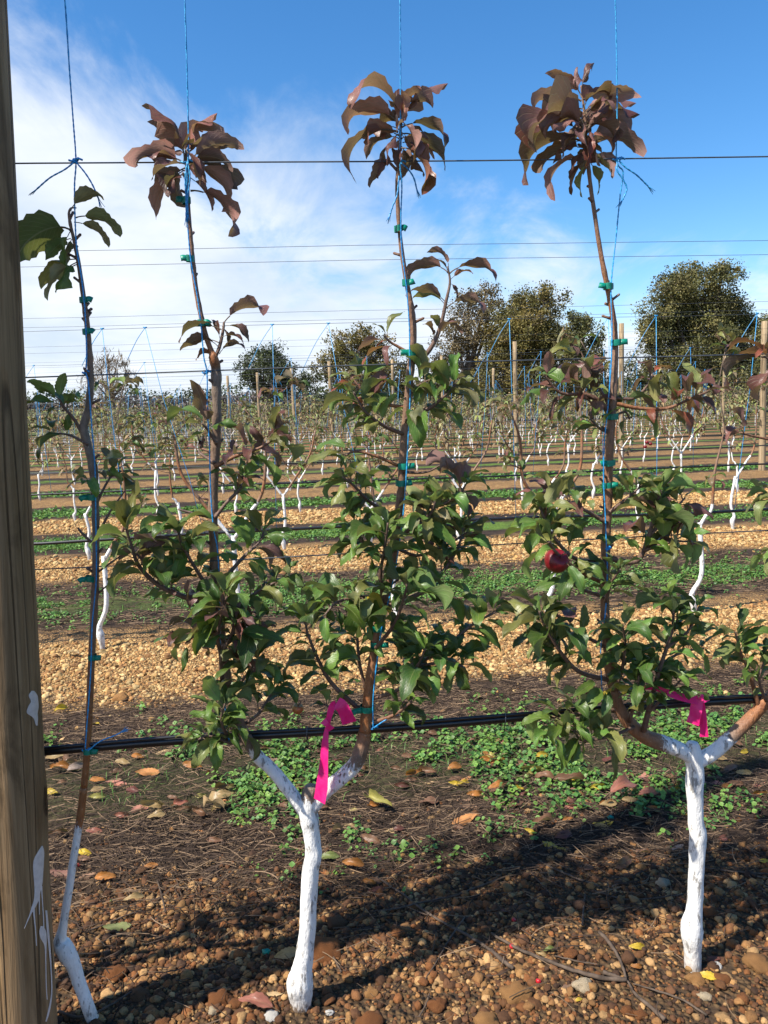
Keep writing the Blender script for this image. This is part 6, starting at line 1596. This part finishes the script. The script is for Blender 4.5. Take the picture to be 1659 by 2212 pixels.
for k in range(130):
    if k < 110: px, py = rnd.uniform(110, 1650), rnd.gauss(1690, 55)
    else: px, py = rnd.uniform(110, 1650), rnd.uniform(1780, 2180)
    if py < 1560 or py > 2190: continue
    ck = rnd.choice('bbbbootkmyl'); fallen(px, py, rnd.uniform(16, 34), ck, rnd.choice(words[ck]), rnd)

# ---- sticks
def stick(pts, r0, r1, label, forks=()):
    rnd = random.Random(int(pts[0][0])); parts = []
    def run(pp, a, b):
        w = [G(x, y, 0.008 + 0.5 * a * PXM) for x, y in pp]; fl = catmull([tuple(q) for q in w], 5)
        parts.append(tube([Vector(q) + Vector((rnd.uniform(-.001, .001), rnd.uniform(-.001, .001), rnd.uniform(0, .002))) for q in fl], [(a + (b - a) * i / (len(fl) - 1)) * PXM * rnd.uniform(.9, 1.12) for i in range(len(fl))], 7))
    run(pts, r0, r1)
    for f in forks: run(f, r0 * .7, r1)
    v, f = join(parts); o = obj('stick', mesh('stick', v, f, M_STICK)); tag(o, label, 'stick', 'dead prunings on the gravel')
L5 = lambda x, y: (597 + x * .36, 1592.6 + y * .36)
L6 = lambda x, y: (1061.7 + x * .36, 1592.6 + y * .36)
L4 = lambda x, y: (x * .4, 1592.6 + y * .4)
stick([L5(590, 850), L5(760, 960), L5(860, 1040), L5(1000, 1130), L5(1150, 1210), L5(1300, 1310), L5(1410, 1400)], 3.0, 4.2, 'long dark stick lying diagonally across the gravel at the centre')
stick([L5(1130, 1100), L5(1060, 1200), L5(1000, 1300), L5(940, 1400), L5(890, 1480)], 2.2, 1.6, 'thin dark twig crossing under the long diagonal stick')
stick([L5(1390, 850), L5(1200, 920), L5(1060, 970), L5(880, 1010), L5(700, 1050), L5(560, 1065)], 3.4, 1.6, 'curved dark strip modelled after the shadow band right of the middle trunk')  # dark strip shaped after a cast shadow band on the gravel, no real twig
stick([L6(0, 1200), L6(160, 1290), L6(350, 1370), L6(520, 1430), L6(680, 1470), L6(810, 1480)], 3.6, 5.5, 'long grey forked stick left of the right trunk', [[L6(810, 1480), L6(780, 1380), L6(720, 1270), L6(650, 1190)], [L6(815, 1482), L6(860, 1560), L6(950, 1640), L6(1040, 1715)], [L6(800, 1475), L6(740, 1455), L6(670, 1430)]])
stick([L6(0, 1300), L6(60, 1360), L6(130, 1410)], 4.5, 5.0, 'short thick grey stick near the red berry')
stick([L6(240, 730), L6(360, 800), L6(500, 860), L6(650, 915)], 2.6, 3.2, 'straight thin stick in the shade between the trunks')
stick([L6(380, 1330), L6(500, 1360), L6(640, 1385)], 2.0, 1.4, 'thin twig just above the long forked stick')
stick([L6(850, 1500), L6(1000, 1545), L6(1150, 1600), L6(1290, 1690)], 2.0, 2.8, 'reddish thin twig running from the fork to the bottom edge')
stick([L6(1290, 800), L6(1420, 820), L6(1560, 832), L6(1680, 840)], 2.6, 2.4, 'dark red cane right of the right trunk')
stick([L6(240, 830), L6(300, 900), L6(370, 975)], 2.0, 1.4, 'short dark twig beside the straight thin stick')
stick([L6(560, 960), L6(550, 1060), L6(545, 1150)], 2.0, 2.6, 'short dark upright twig in the deep shade')
stick([L6(620, 940), L6(800, 990), L6(950, 985), L6(1150, 960)], 2.2, 1.6, 'dark bent twig in the shade left of the right trunk')
stick([L4(310, 1500), L4(420, 1530), L4(540, 1500), L4(720, 1390)], 3.5, 2.2, 'dark curved stick at the bottom left near the leaning stem')
stick([L4(470, 1065), L4(560, 1030), L4(680, 980), L4(770, 950)], 2.6, 1.8, 'dark twig behind the pale green pointed leaf')
stick([L4(850, 790), L4(875, 870), L4(895, 960)], 2.0, 2.4, 'short dark twig pointing to the camera in the gravel at left')
stick([L4(920, 740), L4(960, 800), L4(980, 870)], 1.3, 1.0, 'thin pale stem on the gravel left of the middle trunk')
stick([L5(345, 1340), L5(390, 1430)], 2.2, 2.6, 'short stub of twig beside the middle trunk foot')
stick([L5(860, 1700), L5(900, 1620), L5(920, 1560)], 2.2, 1.8, 'short dark twig left of the angular orange rock')
stick([L6(1530, 830), L6(1600, 900), L6(1680, 990)], 1.6, 1.2, 'fine twig at the right edge')

# ---- red berries and a scrap of green tape
for i, (x, y, lab) in enumerate(((*L6(122, 1270), 'red berry on the grey stick left of the forked stick'), (*L6(135, 1112), 'red berry on the shaded gravel above the grey stick'), (*L6(282, 1480), 'red berry below the long forked stick'), (*L4(428, 700), 'red berry behind the leaning white stem'))):
    me = apple_mesh('berry', 0.0072, M_BERRY); o = obj('berry', me); o.location = G(x, y, 0.008); o.rotation_euler = (.5, .3, i); tag(o, lab, 'berry', 'red berries on the ground')
c = G(*L6(716, 500), 0.012)
v, f = box_sweep([c - ex * .012, c + ZI * .003, c + ex * .012 - ZI * .002], [.012, .014, .01], .0005, [ZI + TO_CAM * .7] * 3)
tag(obj('tape_scrap', mesh('tape_scrap', v, f, M_TAPE)), 'scrap of green tie tape beside the yellow and red fallen leaf', 'tape')
c = G(*L4(1445, 1180), 0.012)
v, f = box_sweep([c - ex * .014, c + ZI * .004, c + ex * .006 - ZI * .002], [.016, .012, .014], .0005, [ZI + TO_CAM * .7] * 3)
tag(obj('tape_scrap', mesh('tape_scrap', v, f, M_TAPE)), 'scrap of green tie tape on the gravel left of the middle trunk', 'tape')
